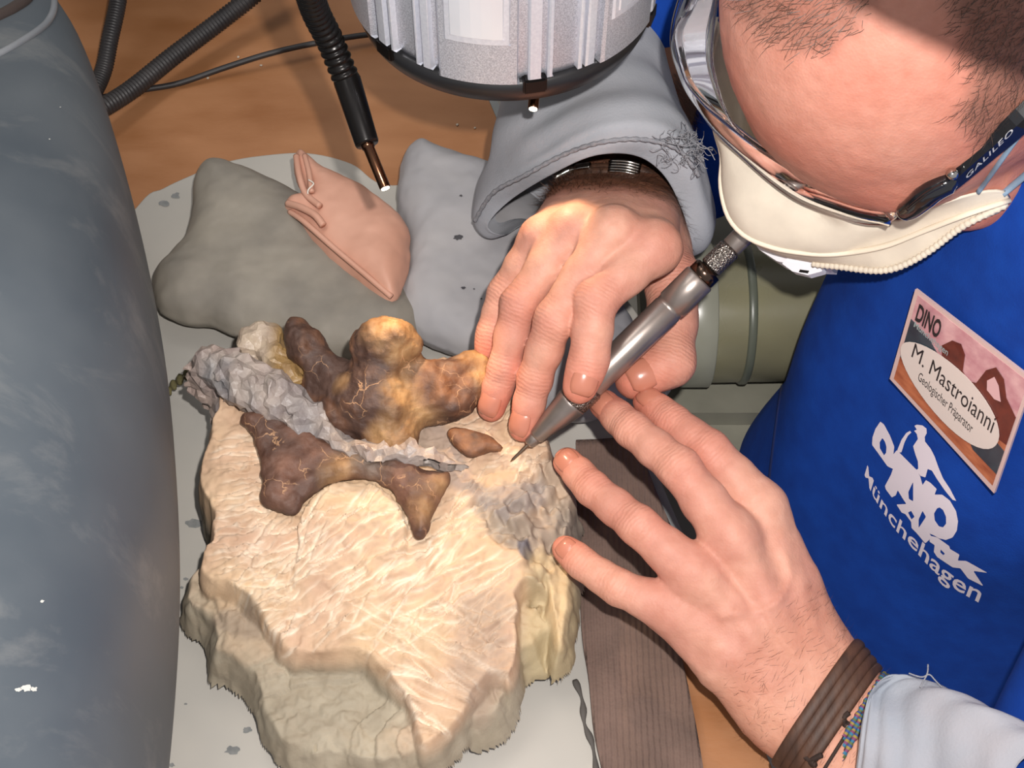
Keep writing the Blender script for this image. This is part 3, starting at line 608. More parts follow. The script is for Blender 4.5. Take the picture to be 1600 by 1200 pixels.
def panel(a0, a1, z0, z1, r0, th, name, m, bev=.0015):
    n = max(4, int((a1-a0)/.05)); an = np.linspace(a0, a1, n)
    def row(z, r_, an_): return [np.array([cx+r_*math.sin(a), cy-r_*math.cos(a), z]) for a in an_]
    an2 = np.linspace(a0+bev/Rm, a1-bev/Rm, n)
    outer = [row(z0, r0-.003, an), row(z0, r0+th-bev, an), row(z0+bev, r0+th, an2), row(z1-bev, r0+th, an2), row(z1, r0+th-bev, an), row(z1, r0-.003, an)]
    V = np.array([v for r_ in outer for v in r_]); F = []
    for i in range(5):
        for j in range(n-1): a = i*n+j; F.append((a, a+1, a+n+1, a+n))
    F.append(tuple(i*n for i in range(6))); F.append(tuple(i*n+n-1 for i in range(5, -1, -1)))
    return mesh_obj(name, V, F, m, ms, smooth=False)
def ang(px): return math.asin(max(-1, min(1, (px-790)/(0.5*(1030-548)))))
for k in range(6):
    A0 = k*math.radians(60)+ang(752)*1.0
    hw = math.radians(14.5)
    panel(A0-hw, A0+hw, zb+.004, zb+.165, Rm*.985, .0042, 'raised_panel', m_sil)
    panel(A0-hw*.80, A0+hw*.80, zb+.030, zb+.078, Rm*.985, .0052, 'window_frame', m_sil3, .0012)
    panel(A0-hw*.66, A0+hw*.66, zb+.034, zb+.074, Rm*.985, .0058, 'recess_window', m_sil2, .0012)
    for s, w_ in ((20, 2.6), (25.5, 1.2), (37, 1.0), (41, 2.0)):
        panel(A0+math.radians(s-w_), A0+math.radians(s+w_), zb+.006, zb+.165, Rm*.985, .0034, 'rib', m_sil3, .001)
    V, F = box((cx+Rm*.975*math.sin(A0+math.radians(20)), cy-Rm*.975*math.cos(A0+math.radians(20)), zb+.002), (.012, .009, .009), Matrix.Rotation(A0+math.radians(20), 3, 'Z'), .001); mesh_obj('rim_lug', V, F, m_blk, ms, smooth=False)
V, F = lathe((cx, cy, zb+.19), (cx, cy, zb+.3), [(0, Rm*.55), (.003, Rm*.6), (.10, Rm*.6), (.11, Rm*.55)], 40); mesh_obj('zoom_body', V, F, m_blk, ms)
V, F = box((cx, cy+.16, zb+.26), (.05, .34, .035), bev=.004); mesh_obj('support_arm', V, F, m_blk, ms)
V, F = lathe((cx, cy+.32, -.0), (cx, cy+.32, zb+.3), [(0, .016), (zb+.3, .016)], 24); mesh_obj('support_post', V, F, m_blk, ms)
V, F = box((cx, cy+.32, .008), (.16, .14, .016), bev=.004); mesh_obj('post_base', V, F, m_blk, ms)
# ------------------------------------------------------------------ person
hc = CAM+ray(1460, -22)*.606
def camvec(r, u, k): v = RV*r+UPV*u+KV*k; return v/np.linalg.norm(v)
hf = camvec(-.53, -.85, -.12); hu = KV-hf*(KV@hf); hu /= np.linalg.norm(hu)
ROLL = math.radians(-32); hl = np.cross(hu, hf)
hu, hl = hu*math.cos(ROLL)+hl*math.sin(ROLL), hl*math.cos(ROLL)-hu*math.sin(ROLL)
HR = np.stack([hl, hf, hu])          # rows: left, forward, up
def H2W(p): return hc+np.asarray(p)@HR
def LP(x, y, zl):                    # world point on the head plane at local height zl
    d = ray(x, y); c = hc+hu*zl; return CAM+d*(((c-CAM)@hu)/(d@hu))
def W2H(p): return (np.asarray(p)-hc)@HR.T
def head_f(q):                       # q in head-local metres: x left, y forward, z up
    d = ellip(q, (0, -.012, .022), (.079, .102, .088))
    d = smin(d, ellip(q, (0, .004, -.005), (.074, .088, .085)), .03)
    d = smin(d, rcone(q, (-.03, .074, -.012), (.03, .074, -.012), .013, .013), .022)
    d = smin(d, ellip(q, (0, .03, -.06), (.058, .06, .062)), .02)
    d = smin(d, rcone(q, (0, .066, -.1), (0, .062, -.104), .018, .018), .02)
    for s in (-1, 1):
        d = smin(d, ellip(q, (s*.042, .058, -.055), (.022, .022, .02)), .015)
        d = smin(d, rcone(q, (s*.05, .0, -.085), (s*.03, .055, -.105), .014, .012), .02)
        e = ellip(q, (s*.031, .088, -.034), (.018, .014, .011)); d = -smin(-d, e, .008)
        d = smin(d, ellip(q, (s*.031, .070, -.033), (.0135, .0125, .011)), .003)
        ear = smin(ellip(q, (s*.083, -.004, -.03), (.008, .017, .031)), ellip(q, (s*.086, -.014, -.015), (.007, .014, .018)), .01)
        ear = -smin(-ear, ellip(q, (s*.094, .002, -.03), (.007, .009, .016)), .004); d = smin(d, ear, .008)
    d = smin(d, chain(q, [(0, .086, -.026), (0, .094, -.048), (0, .100, -.064)], [.007, .008, .010]), .01)
    for s in (-1, 1): d = smin(d, ellip(q, (s*.013, .096, -.068), (.008, .011, .008)), .006)
    d = smin(d, ellip(q, (0, .088, -.088), (.024, .012, .006)), .006); d = smin(d, ellip(q, (0, .087, -.096), (.021, .012, .007)), .005)
    d = smin(d, rcone(q, (0, -.03, -.05), (0, -.075, -.17), .056, .058), .03)
    return d
res = .002; G, o = grid((-.105, -.125, -.2), (.105, .135, .12), res)
V, F = snets(head_f(G), o, res); V = smooth(V, F, 2)
keep = np.ones(len(V), bool)
skin_b = np.array(S(203, 144, 126)[:3]); skin_r = np.array(S(198, 126, 108)[:3]); skin_l = np.array(S(214, 161, 140)[:3]); hairc = np.array(S(92, 70, 60)[:3])
nb = fbm(V, 28, 3, 4); C = skin_b+(skin_r-skin_b)*np.clip(.5+.6*nb, 0, 1)[:, None]
q = V; el = np.degrees(np.arctan2(q[:, 2]+.02, q[:, 1]+.0)); az = np.degrees(np.arctan2(np.abs(q[:, 0]), q[:, 1]))
def hairline(q):                      # >0 where hair grows
    n = .006*fbm(q, 60, 2, 8)
    top = .058+.000*q[:, 0]-.5*np.abs(q[:, 0]+.0)   # forward limit on top (receding temples)
    side = np.clip((-.0-q[:, 2])*0, 0, 1)
    front = .018+.030*np.cos(np.clip(q[:, 0]/.052, -1, 1)*np.pi)*.5-np.clip(q[:, 1]*0, 0, 0)
    f = (front+n-q[:, 1])/.02
    low = (q[:, 2]+.055+.25*np.clip(q[:, 1]+.02, -1, .1)+n)/.015
    return np.minimum(f, low)
W_ = H2W(V); vv = W_-CAM; dd_ = -(vv@KV); hx = 800+FPX*(vv@RV)/dd_; hy = 600-FPX*(vv@UPV)/dd_
jit = 9*fbm(q, 120, 2, 6); top_side = (q[:, 2] > .02) | (q[:, 1] < .035)
def hreg(pg, soft): return np.clip(-poly2d(hx+jit, hy+jit, np.array(pg, float))/soft+.3, 0, 1)*top_side
fore = hreg([(1105, -160), (1135, -10), (1160, 35), (1200, 65), (1245, 88), (1300, 78), (1345, 50), (1385, -5), (1420, -160)], 34)
sideh = hreg([(1430, -160), (1462, -20), (1500, 70), (1512, 130), (1496, 190), (1530, 250), (1590, 250), (1800, 120), (1800, -400), (1430, -400)], 40)
back = np.clip((-20-hy)/40, 0, 1)*(q[:, 2] > -.02)+((q[:, 1] < .015) & (q[:, 2] > -.045-.4*np.clip(-q[:, 1], 0, .05)))
hm = np.clip(np.maximum(np.maximum(fore*.8, sideh), np.clip(back, 0, 1)), 0, 1); ears = np.abs(q[:, 0]) > .0795; hm = hm*(~ears)
beard = np.clip((-.062-q[:, 2]+.004*nb)/.02, 0, 1)*np.clip((q[:, 1]+.03)/.03, 0, 1)*.35
C = C*(1-(hm*.6+beard)[:, None])+hairc*(hm*.6+beard)[:, None]
N_ = vnormals(V, F); V += N_*(.00025*fbm(V, 150, 2, 5))[:, None]
headV, headF, headC, headN = H2W(V), F, C, N_@HR
hair_roots = [(H2W(v+n*.0001), n@HR, v) for v, n, h in zip(V, N_, hm) if h > .05 and random.random() < .95*h]
headloc = V
HB = bvh_of(headV, headF)
# ---- hands
def mid(pts, rs, f=.975):            # add waists between the joints
    P2 = [pts[0]]; R2 = [rs[0]]
    for i in range(len(pts)-1):
        P2 += [(pts[i]+pts[i+1])/2, pts[i+1]]; R2 += [(rs[i]+rs[i+1])/2*f, rs[i+1]]
    return P2, R2
CR_ = []
def hand(fingers, thumb, wrist, elbow, backn, tendon, lo, hi, rw=.0205, res=.0013, fore_r=.03, extra=None):
    G, o = grid(lo, hi, res); wr = P(*wrist); elb = np.array(elbow); ax = (elb-wr)/np.linalg.norm(elb-wr)
    mcps = [P(*f[0][:3]) for f in fingers]; side = mcps[0]-mcps[-1]; side -= ax*(side@ax); side /= np.linalg.norm(side)
    palm = None
    offs = np.linspace(.62, -.62, len(fingers))*.028
    for m, of, f in zip(mcps, offs, fingers):
        base = wr+side*of; e = chain(G, [base, (base+m)/2-backn*.001, m-backn*.004], [.0165, .0155, f[0][3]*1.06]); palm = e if palm is None else smin(palm, e, .012)
    fo = smin(rcone(G, wr+side*.013, elb+side*.016, .0185, fore_r), rcone(G, wr-side*.013, elb-side*.016, .0185, fore_r), .02)
    palm = smin(palm, fo, .018)
    for m, of, f in zip(mcps, offs, fingers):
        if tendon: palm = smin(palm, chain(G, [wr+side*of*.5+backn*.0145, (wr+side*of*.8+m)/2+backn*.0135, m+backn*(f[0][3]-.0055)], [.0025, .0022, .0035]), .010)
    body = palm; nails = []
    for f in fingers:
        pts = [P(*j[:3]) for j in f]; rs = [j[3] for j in f]; p2, r2 = mid(pts, rs)
        e = chain(G, p2, r2, .004)
        body = smin(body, smin(palm, e, .009), .0014) if False else np.minimum(body, smin(palm, e, .009)); nails.append((pts, rs))
    pts = [P(*j[:3]) for j in thumb]; rs = [j[3] for j in thumb]; p2, r2 = mid(pts, rs, .95); e = chain(G, p2, r2, .006)
    body = np.minimum(body, smin(palm, e, .014)); nails.append((pts, rs))
    V, F = snets(body, o, res); V = smooth(V, F, 2); N = vnormals(V, F)
    # skin colour: redder tips and knuckles
    C = skin_l+(skin_b-skin_l)*np.clip(.5+.8*fbm(V, 40, 3, 2), 0, 1)[:, None]; tips = np.array(S(214, 128, 106)[:3])
    wrk = np.zeros(len(V)); ph = np.zeros(len(V)); kn = np.zeros(len(V))
    for pts, rs in nails:
        k = np.clip(1.5-np.linalg.norm(V-pts[-1], axis=1)/(rs[-1]*1.9), 0, 1)*.7
        for j in pts[1:-1]: 
            dj = np.linalg.norm(V-j, axis=1); k = np.maximum(k, np.clip(1.3-dj/(rs[1]*1.4), 0, 1)*.33)
        C = C*(1-k[:, None])+tips*k[:, None]
        for i in range(1, len(pts)-1):   # knuckle creases
            a = pts[i+1]-pts[i-1]; a /= np.linalg.norm(a); t = (V-pts[i])@a; dj = np.linalg.norm(V-pts[i], axis=1)
            m = np.clip(1.6-dj/(rs[i]*1.1), 0, 1)*(N@backn > .2)
            sel = (dj < rs[i]*1.6); ph[sel] = t[sel]; kn = np.maximum(kn, m)
    V = V+N*(wrk+.00022*fbm(V, 170, 3, 7))[:, None]
    CR_.append((ph, kn)); return V, F, C, N, nails
def nail(name, pts, rs, n, par, m, ln=.0125, wd=.62, twist=0):
    a = pts[-1]-pts[-2]; a /= np.linalg.norm(a); n = np.asarray(n, float); n -= a*(n@a); n /= np.linalg.norm(n); b = np.cross(a, n)
    if twist: n, b = n*math.cos(twist)+b*math.sin(twist), b*math.cos(twist)-n*math.sin(twist)
    r = rs[-1]; c = pts[-1]-a*.0035; T = []
    for i in range(11):
        s = -1+2*i/10; row = []
        wdt = (1-abs(s)**3.2*.28)*wd if s < 0 else (1-abs(s)**2.6*.40)*wd
        for j in range(11):
            t = (-1+2*j/10)*wdt*1.35
            rr = r*.93; pos = c+a*(s*ln*.5)+rr*(math.sin(t)*b+math.cos(t)*n)+n*(r*.17-.0022*max(0, s)**2.5-.0012*max(0, -s)**3)
            row.append(pos)
        T.append(row)
    T = np.array(T); Tc = c+(T-c)*1.13-n*.00045; V, F = merge(sheet(T, n*.0005), sheet(Tc, n*.0004))
    cols = []
    for k in range(4*121):
        i = (k % 121)//11
        if k >= 242: cols.append(np.array(S(190, 122, 100)[:3])); continue
        cols.append(np.array(S(238, 222, 204)[:3]) if i >= 10 else (np.array(S(236, 200, 184)[:3]) if i <= 1 else np.array(S(226, 172, 152)[:3])))
    return mesh_obj(name, V, F, m, par, cols=np.array(cols))
def skin_extra(N, L, b, co):
    a = N.new('ShaderNodeAttribute'); a.attribute_name = 'along'; k = N.new('ShaderNodeAttribute'); k.attribute_name = 'knuckle'
    nz = N.new('ShaderNodeTexNoise'); nz.inputs['Scale'].default_value = 180; L.new(co, nz.inputs['Vector'])
    def math_(op, x, y):
        m = N.new('ShaderNodeMath'); m.operation = op
        for i, v in enumerate((x, y)):
            if v is None: continue
            if isinstance(v, (int, float)): m.inputs[i].default_value = v
            else: L.new(v, m.inputs[i])
        return m.outputs[0]
    h = math_('SINE', math_('ADD', math_('MULTIPLY', a.outputs['Fac'], 2800), math_('MULTIPLY', nz.outputs[0], 9)), None)
    h = math_('MULTIPLY', h, k.outputs['Fac']); bp = N.new('ShaderNodeBump'); bp.inputs['Strength'].default_value = .22; bp.inputs['Distance'].default_value = .0006; L.new(h, bp.inputs['Height'])
    L.new(b.inputs['Normal'].links[0].from_socket, bp.inputs['Normal']); L.new(bp.outputs[0], b.inputs['Normal'])
m_skin = mat('skin', S(255, 255, 255), S(240, 232, 228), scale=150, detail=5, rough=.55, attr=True, sss=.12, spec=.3, bump=[('noise', 260, .25, .0008), ('voronoi', 800, .25, .0004)], extra=skin_extra)
m_nail = mat('fingernail', S(255, 255, 255), None, rough=.25, attr=True, coat=.3)
m_hair = mat('dark_hair', S(62, 44, 36), S(84, 62, 50), scale=200, rough=.5)
person = thing('person', 'man in a blue sweatshirt leaning over the rock, holding a steel engraving tool', 'person', (.34, .06, -.72))
RI = [(1022, 386, .158, .0128), (930, 470, .150, .0112), (921, 560, .131, .0103), (906, 604, .121, .0092)]
RM = [(958, 362, .163, .0122), (866, 500, .138, .0105), (836, 592, .108, .0092), (818, 668, .086, .0080)]
RR_ = [(896, 360, .154, .0118), (812, 475, .132, .0100), (788, 575, .104, .0088), (768, 636, .085, .0080)]
RP = [(846, 372, .144, .0108), (788, 458, .118, .0090), (768, 520, .104, .0080), (762, 553, .094, .0073)]
RT = [(1020, 330, .10, .0165), (1052, 440, .108, .0155), (1048, 566, .098, .0128), (992, 593, .093, .0112)]
rel = np.array([.10, .24, .13])
bR = P(930, 350, .175)-P(935, 345, .12); bR = camvec(-.25, .05, 1); 
a_, b_ = P(1150, 300, .12), P(740, 660, .08)
VR, FR, CR, NR, nR = hand([RI, RM, RR_, RP], RT, (972, 292, .092), rel, bR, True, (-.04, -.135, .065), (.135, .24, .20))
LI = [(1188, 792, .088, .0128), (1107, 704, .1, .0108), (1050, 660, .096, .0095), (1012, 628, .09, .0082)]
LM = [(1142, 838, .094, .0128), (1061, 731, .108, .0108), (988, 672, .102, .0094), (944, 632, .093, .0082)]
LR = [(1085, 898, .085, .0122), (997, 821, .095, .0102), (925, 763, .088, .0090), (887, 722, .082, .0080)]
LK = [(1048, 952, .070, .0112), (965, 917, .075, .0090), (912, 882, .072, .0081), (884, 858, .070, .0073)]
LT = [(1240, 960, .04, .0165), (1190, 850, .045, .0145), (1120, 775, .05, .0118), (1075, 735, .052, .0105)]
lel = P(1600, 1420, .04)
bL = camvec(-.05, .0, 1); bL = np.array([-.05, -.25, .95]); bL /= np.linalg.norm(bL)
VL, FL, CL, NL, nL = hand([LI, LM, LR, LK], LT, (1250, 1075, .042), lel, bL, True, (-.0, -.34, -.01), (.25, -.055, .125))
# raised veins on the back of the left hand
vv_ = VL-CAM; dv_ = -(vv_@KV); vx = 800+FPX*(vv_@RV)/dv_; vy = 600-FPX*(vv_@UPV)/dv_; front = NL@KV > .3; dmin = np.full(len(VL), 99.)
for ln_ in ([(1226, 868), (1233, 900), (1222, 930), (1196, 953), (1165, 955), (1130, 962)], [(1196, 953), (1214, 990), (1240, 1020)], [(1165, 955), (1150, 930), (1120, 900)]):
    cl = crom(np.array(ln_, float), 8)
    for a, b in zip(cl[:-1], cl[1:]):
        e = b-a; t = np.clip(((vx-a[0])*e[0]+(vy-a[1])*e[1])/(e@e), 0, 1); dmin = np.minimum(dmin, np.hypot(vx-a[0]-e[0]*t, vy-a[1]-e[1]*t))
VL = VL+NL*(.0011*np.exp(-(dmin/7.5)**2)*front)[:, None]
# darker, hairy forearm skin
def arm_hairiness(V, wr, el, s0):
    ax = (el-wr)/np.linalg.norm(el-wr); return np.clip(((V-wr)@ax-s0)/.012, 0, 1)
hR = arm_hairiness(VR, P(972, 292, .092), rel, -.046); hL = arm_hairiness(VL, P(1250, 1075, .042), lel, -.03)
brn = np.array(S(116, 74, 52)[:3]); CR = CR*(1-.88*hR[:, None])+brn*.88*hR[:, None]; CL = CL*(1-.3*hL[:, None])+np.array(S(196, 134, 104)[:3])*.3*hL[:, None]
# shoulders, arms and trunk inside the clothes, one body mesh
tc = np.array([.325, .075, .0])
relb = rel; rsh = np.array([.30, .26, .19]); lsh = np.array([.40, -.12, .17]); 
def under(G):
    d = chain(G, [rel+(P(972, 292, .092)-rel)*.25, rel, rsh], [.030, .036, .045], .02)
    d = smin(d, chain(G, [lel+(P(1250, 1075, .042)-lel)*.2, lel, lsh], [.03, .036, .045], .02), .02)
    d = smin(d, chain(G, [rsh, (.36, .08, .21), lsh], [.05, .07, .05]), .03)
    d = smin(d, ellip(G, (.42, .08, .02), (.10, .16, .2)), .03)
    d = smin(d, rcone(G, H2W((0, -.06, -.13)), (.40, .08, .2), .05, .06), .03)
    d = smin(d, ellip(G, (.42, .08, -.2), (.1, .14, .14)), .04)
    return d
G, o = grid((.02, -.45, -.36), (.56, .36, .36), .006); Vu, Fu = snets(under(G), o, .006)
def joinq(*a):
    Vs = []; Fs = []; Cs = []; n = 0
    for V, F, C in a: Vs.append(V); Fs.append(F+n); Cs.append(C); n += len(V)
    return np.vstack(Vs), np.vstack(Fs), np.vstack(Cs)
BV, BF, BC = joinq((headV, headF, headC), (VR, FR, CR), (VL, FL, CL), (Vu, Fu, np.tile(skin_b, (len(Vu), 1))))
z0_ = np.zeros(len(headV)); z9_ = np.zeros(len(Vu))
mesh_obj('body', BV, BF, m_skin, person, cols=BC, attrs={'along': np.concatenate([z0_, CR_[0][0], CR_[1][0], z9_]), 'knuckle': np.concatenate([z0_, CR_[0][1], CR_[1][1], z9_])})
camdirR = camvec(-.2, -.25, .95)
for (pts, rs), n, nmk, tw in [(nR[0], camvec(.05, -.35, .9), 1, 0), (nR[1], camvec(-.5, -.35, .75), 1, 0), (nR[2], camvec(-.35, -.35, .8), 1, 0), (nR[4], camvec(.1, .15, .95), 1.1, 0),
                              (nL[0], camvec(-.1, .5, .85), 1, 0), (nL[1], camvec(-.35, .25, .85), 1, 0), (nL[2], camvec(-.2, .3, .9), 1, 0), (nL[3], camvec(-.15, .3, .9), .9, 0)]:
    nail('fingernail', pts, rs, n, person, m_nail, ln=.0125*nmk)
# ---- hair strands as one mesh each
def strands(name, roots, length, width, flow, m, lift=.35, seed=0):
    rg = np.random.RandomState(seed); V = []; F = []
    for p, n, *r in roots:
        fl = flow(p, n, r); fl = fl-n*(fl@n); fl += rg.normal(0, .25, 3); fl /= np.linalg.norm(fl)+1e-9
        sd = np.cross(fl, n); sd /= np.linalg.norm(sd)+1e-9; l = length*rg.uniform(.6, 1.25); k = len(V)
        b1 = p+fl*l*.5+n*l*lift*.6; b2 = p+fl*l+n*l*lift*.7
        V += [p-sd*width-n*.0002, p+sd*width-n*.0002, b1+sd*width*.8, b1-sd*width*.8, b2]; F += [(k, k+1, k+2, k+3), (k+3, k+2, k+4)]
    o = mesh_obj(name, np.array(V), F, m, person); o['kind'] = 'stuff'; return o
def headflow(p, n, r): return hf*.5+hl*(-.35)+np.array([0, 0, 0])
strands('short_hair', hair_roots, .0065, .00011, headflow, m_hair, .35)
def roots_on(V, N, h, pr, seed):
    rg = np.random.RandomState(seed); s = rg.uniform(size=len(V)) < h*pr; return [(V[i], N[i]) for i in np.where(s)[0]]
aR = (P(972, 292, .092)-rel); aR /= np.linalg.norm(aR); aL = (P(1250, 1075, .042)-lel); aL /= np.linalg.norm(aL)
m_ahair = mat('arm_hair', S(64, 40, 28), S(90, 58, 40), scale=100, rough=.6)
strands('arm_hair', [x for x in roots_on(VR, NR, hR*(VR[:, 1] < .14), .75, 1)], .009, .00011, lambda p, n, r: aR*.6+np.array([.6, -.1, 0]), m_ahair, .25, 3)
strands('arm_hair', [x for x in roots_on(VL, NL, np.clip(hL, 0, .6), .16, 2)], .006, .00006, lambda p, n, r: aL*.2+np.array([.7, .5, 0]), m_ahair, .25, 4)
# ---- blue sweatshirt
m_blue = mat('blue_cotton', S(14, 66, 158), S(10, 54, 138), scale=60, detail=6, rough=.92, spec=.25, bump=[('noise', 900, .35, .0005), ('noise', 70, .15, .002)])
Fd = np.array([-.95, -.30, 0]); Fd /= np.linalg.norm(Fd); Ld = np.array([.30, -.95, 0]); Ld /= np.linalg.norm(Ld)
bd = P(1495, 612, .03)
BADGE = CAM+ray(1495, 612)*.70

def shirt_f(G):
    c0 = np.array([BADGE[0]+.095, BADGE[1]+.115])
    x = G[..., 0]-c0[0]-(-.28*(G[..., 2]-BADGE[2])*(-1))*0; z = G[..., 2]-BADGE[2]
    x = G[..., 0]-(c0[0]-.30*z*(-1)*(-1)*(-1)*0); x = G[..., 0]-c0[0]-.16*np.clip(z, -.5, .3); y = G[..., 1]-c0[1]+.03
    u = x*Fd[0]+y*Fd[1]; v = x*Ld[0]+y*Ld[1]
    aF = .132-.35*np.clip(z-.10, 0, 1); bL_ = .162-np.where(v < 0, .26, 0)*np.clip(.07-z, 0, .22)-.30*np.clip(z-.12, 0, 1)
    d = (np.sqrt((u/aF)**2+(v/bL_)**2)-1)*.13
    d = np.maximum(d, (z-.15)); d = np.maximum(d, -(z+.42))
    d = smin(d, chain(G, [P(1112, 285, .05), rel+(P(972, 292, .092)-rel)*.3, rel, rsh], [.026, .048, .055, .07]), .03)
    d = smin(d, chain(G, [lel, lsh], [.052, .07]), .03)
    d = smin(d, rcone(G, rsh, (.40, .08, .2), .065, .08), .05)
    d = smin(d, rcone(G, lsh, (.40, .08, .2), .065, .08), .05)
    # drape folds
    fold = .0035*np.sin((v*26+z*5)+2.2*vnoise(G, 9, 3))*np.clip(.5+vnoise(G, 6, 13), 0, 1)+.004*vnoise(G, 13, 23)
    d = d+fold
    head = rcone(G, H2W((0, -.05, -.11)), (.44, .08, .17), .062, .05); d = np.maximum(d, -head)
    return d
G, o = grid((.03, -.5, -.36), (.58, .40, .34), .0045); V, F = snets(shirt_f(G).astype(np.float32), o, .0045); V = smooth(V, F, 4)
shirt = mesh_obj('blue_sweatshirt', V, F, m_blue, person); SB = bvh_of(V, F)
# side seam
def seam(px, r, m, nm, off=.0):
    pts = on_surface(SB, crom(px, 10), off)
    if len(pts) > 4: V, F = tube(resample(pts, 60), r, 8, flat=.5); mesh_obj(nm, V, F, m, shirt)
seam([(1247, 440), (1238, 500), (1226, 580), (1214, 660), (1204, 740), (1200, 790)], .0016, mat('shirt_seam', S(6, 26, 76), None, rough=.9), 'side_seam', -.0004)
# ---- print on the shirt
m_print = mat('white_print', S(226, 214, 222), None, rough=.7)
def decal(name, tris_px, m, par, off=.0006, b=None):
    V = []; F = []
    for tri in tris_px:
        k = len(V); ok = True; vs = []
        for x, y in tri:
            h = hit(b or SB, x, y)
            if h[0] is None: ok = False; break
            n = np.array(h[1]); n = n*(1 if n@ray(x, y) < 0 else -1); vs.append(np.array(h[0])+n*off)
        if ok: V += vs; F.append((k, k+1, k+2))
    return mesh_obj(name, np.array(V), F, m, par) if V else None
def subdiv_tris(polys, maxlen=9):    # polys: lists of outlines (outer, holes...) -> small triangles
    from mathutils.geometry import delaunay_2d_cdt, tessellate_polygon
    out = []
    for loops in polys:
        flat = [Vector((p[0], p[1], 0)) for lp in loops for p in lp]
        tris = tessellate_polygon([[Vector((p[0], p[1], 0)) for p in lp] for lp in loops])
        for t in tris: out.append([tuple(flat[i][:2]) for i in t])
    q = out; fin = []
    while q:
        t = q.pop(); L3 = [math.dist(t[i], t[(i+1) % 3]) for i in range(3)]; m_ = max(L3)
        if m_ > maxlen:
            i = L3.index(m_); a, b2, c = t[i], t[(i+1) % 3], t[(i+2) % 3]; mm = ((a[0]+b2[0])/2, (a[1]+b2[1])/2); q += [[a, mm, c], [mm, b2, c]]
        else: fin.append(t)
    return fin
def Z(pts, ox=1340, oy=640, s=3.75):
    out = []; n = len(pts)
    for i in range(n):
        a, b, c = np.array(pts[i-1], float), np.array(pts[i], float), np.array(pts[(i+1) % n], float)
        for p in (b+(a-b)*.07, b+(c-b)*.07): out.append((ox+p[0]/s, oy+p[1]/s))
    return out
def Zr(pts, ox=1340, oy=640, s=3.75): return [(ox+x/s, oy+y/s) for x, y in pts]
logo = [
 [Z([(138, 68), (160, 85), (195, 150), (220, 215), (215, 260), (235, 235), (262, 262), (330, 330), (352, 352), (372, 390), (385, 440), (405, 410), (430, 425), (468, 462), (455, 495), (500, 495), (545, 530), (580, 590), (592, 650), (585, 705), (560, 745), (520, 760), (480, 750), (455, 735), (425, 722), (440, 745), (400, 780), (350, 720), (320, 690), (318, 655), (285, 610), (262, 600), (232, 553), (290, 550), (270, 520), (240, 470), (228, 500), (205, 512), (170, 465), (165, 445), (200, 380), (212, 345), (180, 330), (130, 260), (90, 205), (92, 160), (110, 110)]),
  Z([(150, 165), (134, 190), (136, 225), (160, 266), (172, 250), (174, 215), (165, 185)]),
  Z([(470, 575), (452, 605), (456, 645), (480, 680), (505, 686), (522, 665), (522, 625), (505, 585), (485, 570)]),
  Z([(330, 420), (302, 480), (305, 520), (330, 535)]),
  Z([(385, 590), (362, 640), (362, 690), (405, 625)]),
  Z([(318, 590), (300, 600), (320, 640), (338, 625)])],
 [Z([(245, 250), (238, 235), (262, 175), (290, 135), (312, 122), (320, 132), (300, 150), (280, 190), (262, 248)])],
 [Z([(338, 92), (352, 86), (385, 90), (408, 108), (410, 135), (398, 158), (400, 185), (432, 225), (455, 270), (480, 340), (505, 400), (545, 460), (582, 532), (560, 525), (515, 470), (470, 405), (440, 355), (415, 345), (402, 395), (372, 385), (348, 350), (360, 345), (358, 300), (345, 265), (330, 212), (345, 190), (358, 170), (352, 140), (336, 122), (352, 115)])],
 [Z([(430, 735), (470, 745), (540, 795), (545, 812), (600, 845), (590, 880), (640, 882), (765, 952), (680, 940), (740, 1030), (650, 985), (605, 925), (560, 920), (500, 880), (470, 860), (450, 830), (455, 790), (425, 770)]),
  Z([(490, 815), (515, 840), (505, 848), (488, 832)])]]
decal('shirt_logo', subdiv_tris(logo, 6), m_print, shirt)
def text_tris(s, size=1.0, bold=0.0, space=1.0):
    cu = bpy.data.curves.new('lettering', 'FONT'); cu.body = s; cu.size = size; cu.offset = bold; cu.space_character = space; cu.resolution_u = 3
    ob = bpy.data.objects.new('lettering', cu); COL.objects.link(ob); dg = bpy.context.evaluated_depsgraph_get(); me = bpy.data.meshes.new_from_object(ob.evaluated_get(dg))
    me.calc_loop_triangles(); T = [[tuple(me.vertices[i].co[:2]) for i in t.vertices] for t in me.loop_triangles]
    bpy.data.objects.remove(ob); bpy.data.curves.remove(cu); bpy.data.meshes.remove(me); return T
base = crom(Zr([(45, 375), (90, 490), (150, 590), (235, 710), (330, 810), (430, 920), (560, 1035), (715, 1125)]), 12); bL2 = resample(base, 400)
Ttx = text_tris('Münchehagen', 1, .012); X1 = max(p[0] for t in Ttx for p in t)
tr = []
for t in Ttx:
    tt = []
    for x, y in t:
        u_ = x/X1; u_ = u_**1.12; i = min(397, max(1, int(u_*398))); b0 = bL2[i]; hgt = 21+11*u_
        tt.append((b0[0]+y*hgt*(.30+.12*u_)*1.0, b0[1]-y*hgt*1.05))
    tr.append(tt)
decal('shirt_lettering', tr, m_print, shirt, .0007)
# ---- name badge
Bc = [CAM+ray(x, y)*d for x, y, d in ((1430, 452, .70), (1612, 592, .655), (1553, 771, .69), (1390, 592, .735))]
h0 = [hit(SB, x, y) for x, y in ((1435, 470), (1590, 600), (1550, 745), (1398, 590), (1495, 610))]
cen = np.array(h0[4][0]); e1 = np.array(h0[1][0])-np.array(h0[0][0]); nn = np.mean([np.array(h[1]) for h in h0 if h[0] is not None], axis=0); nn /= np.linalg.norm(nn); nn *= (1 if nn@(CAM-cen) > 0 else -1)

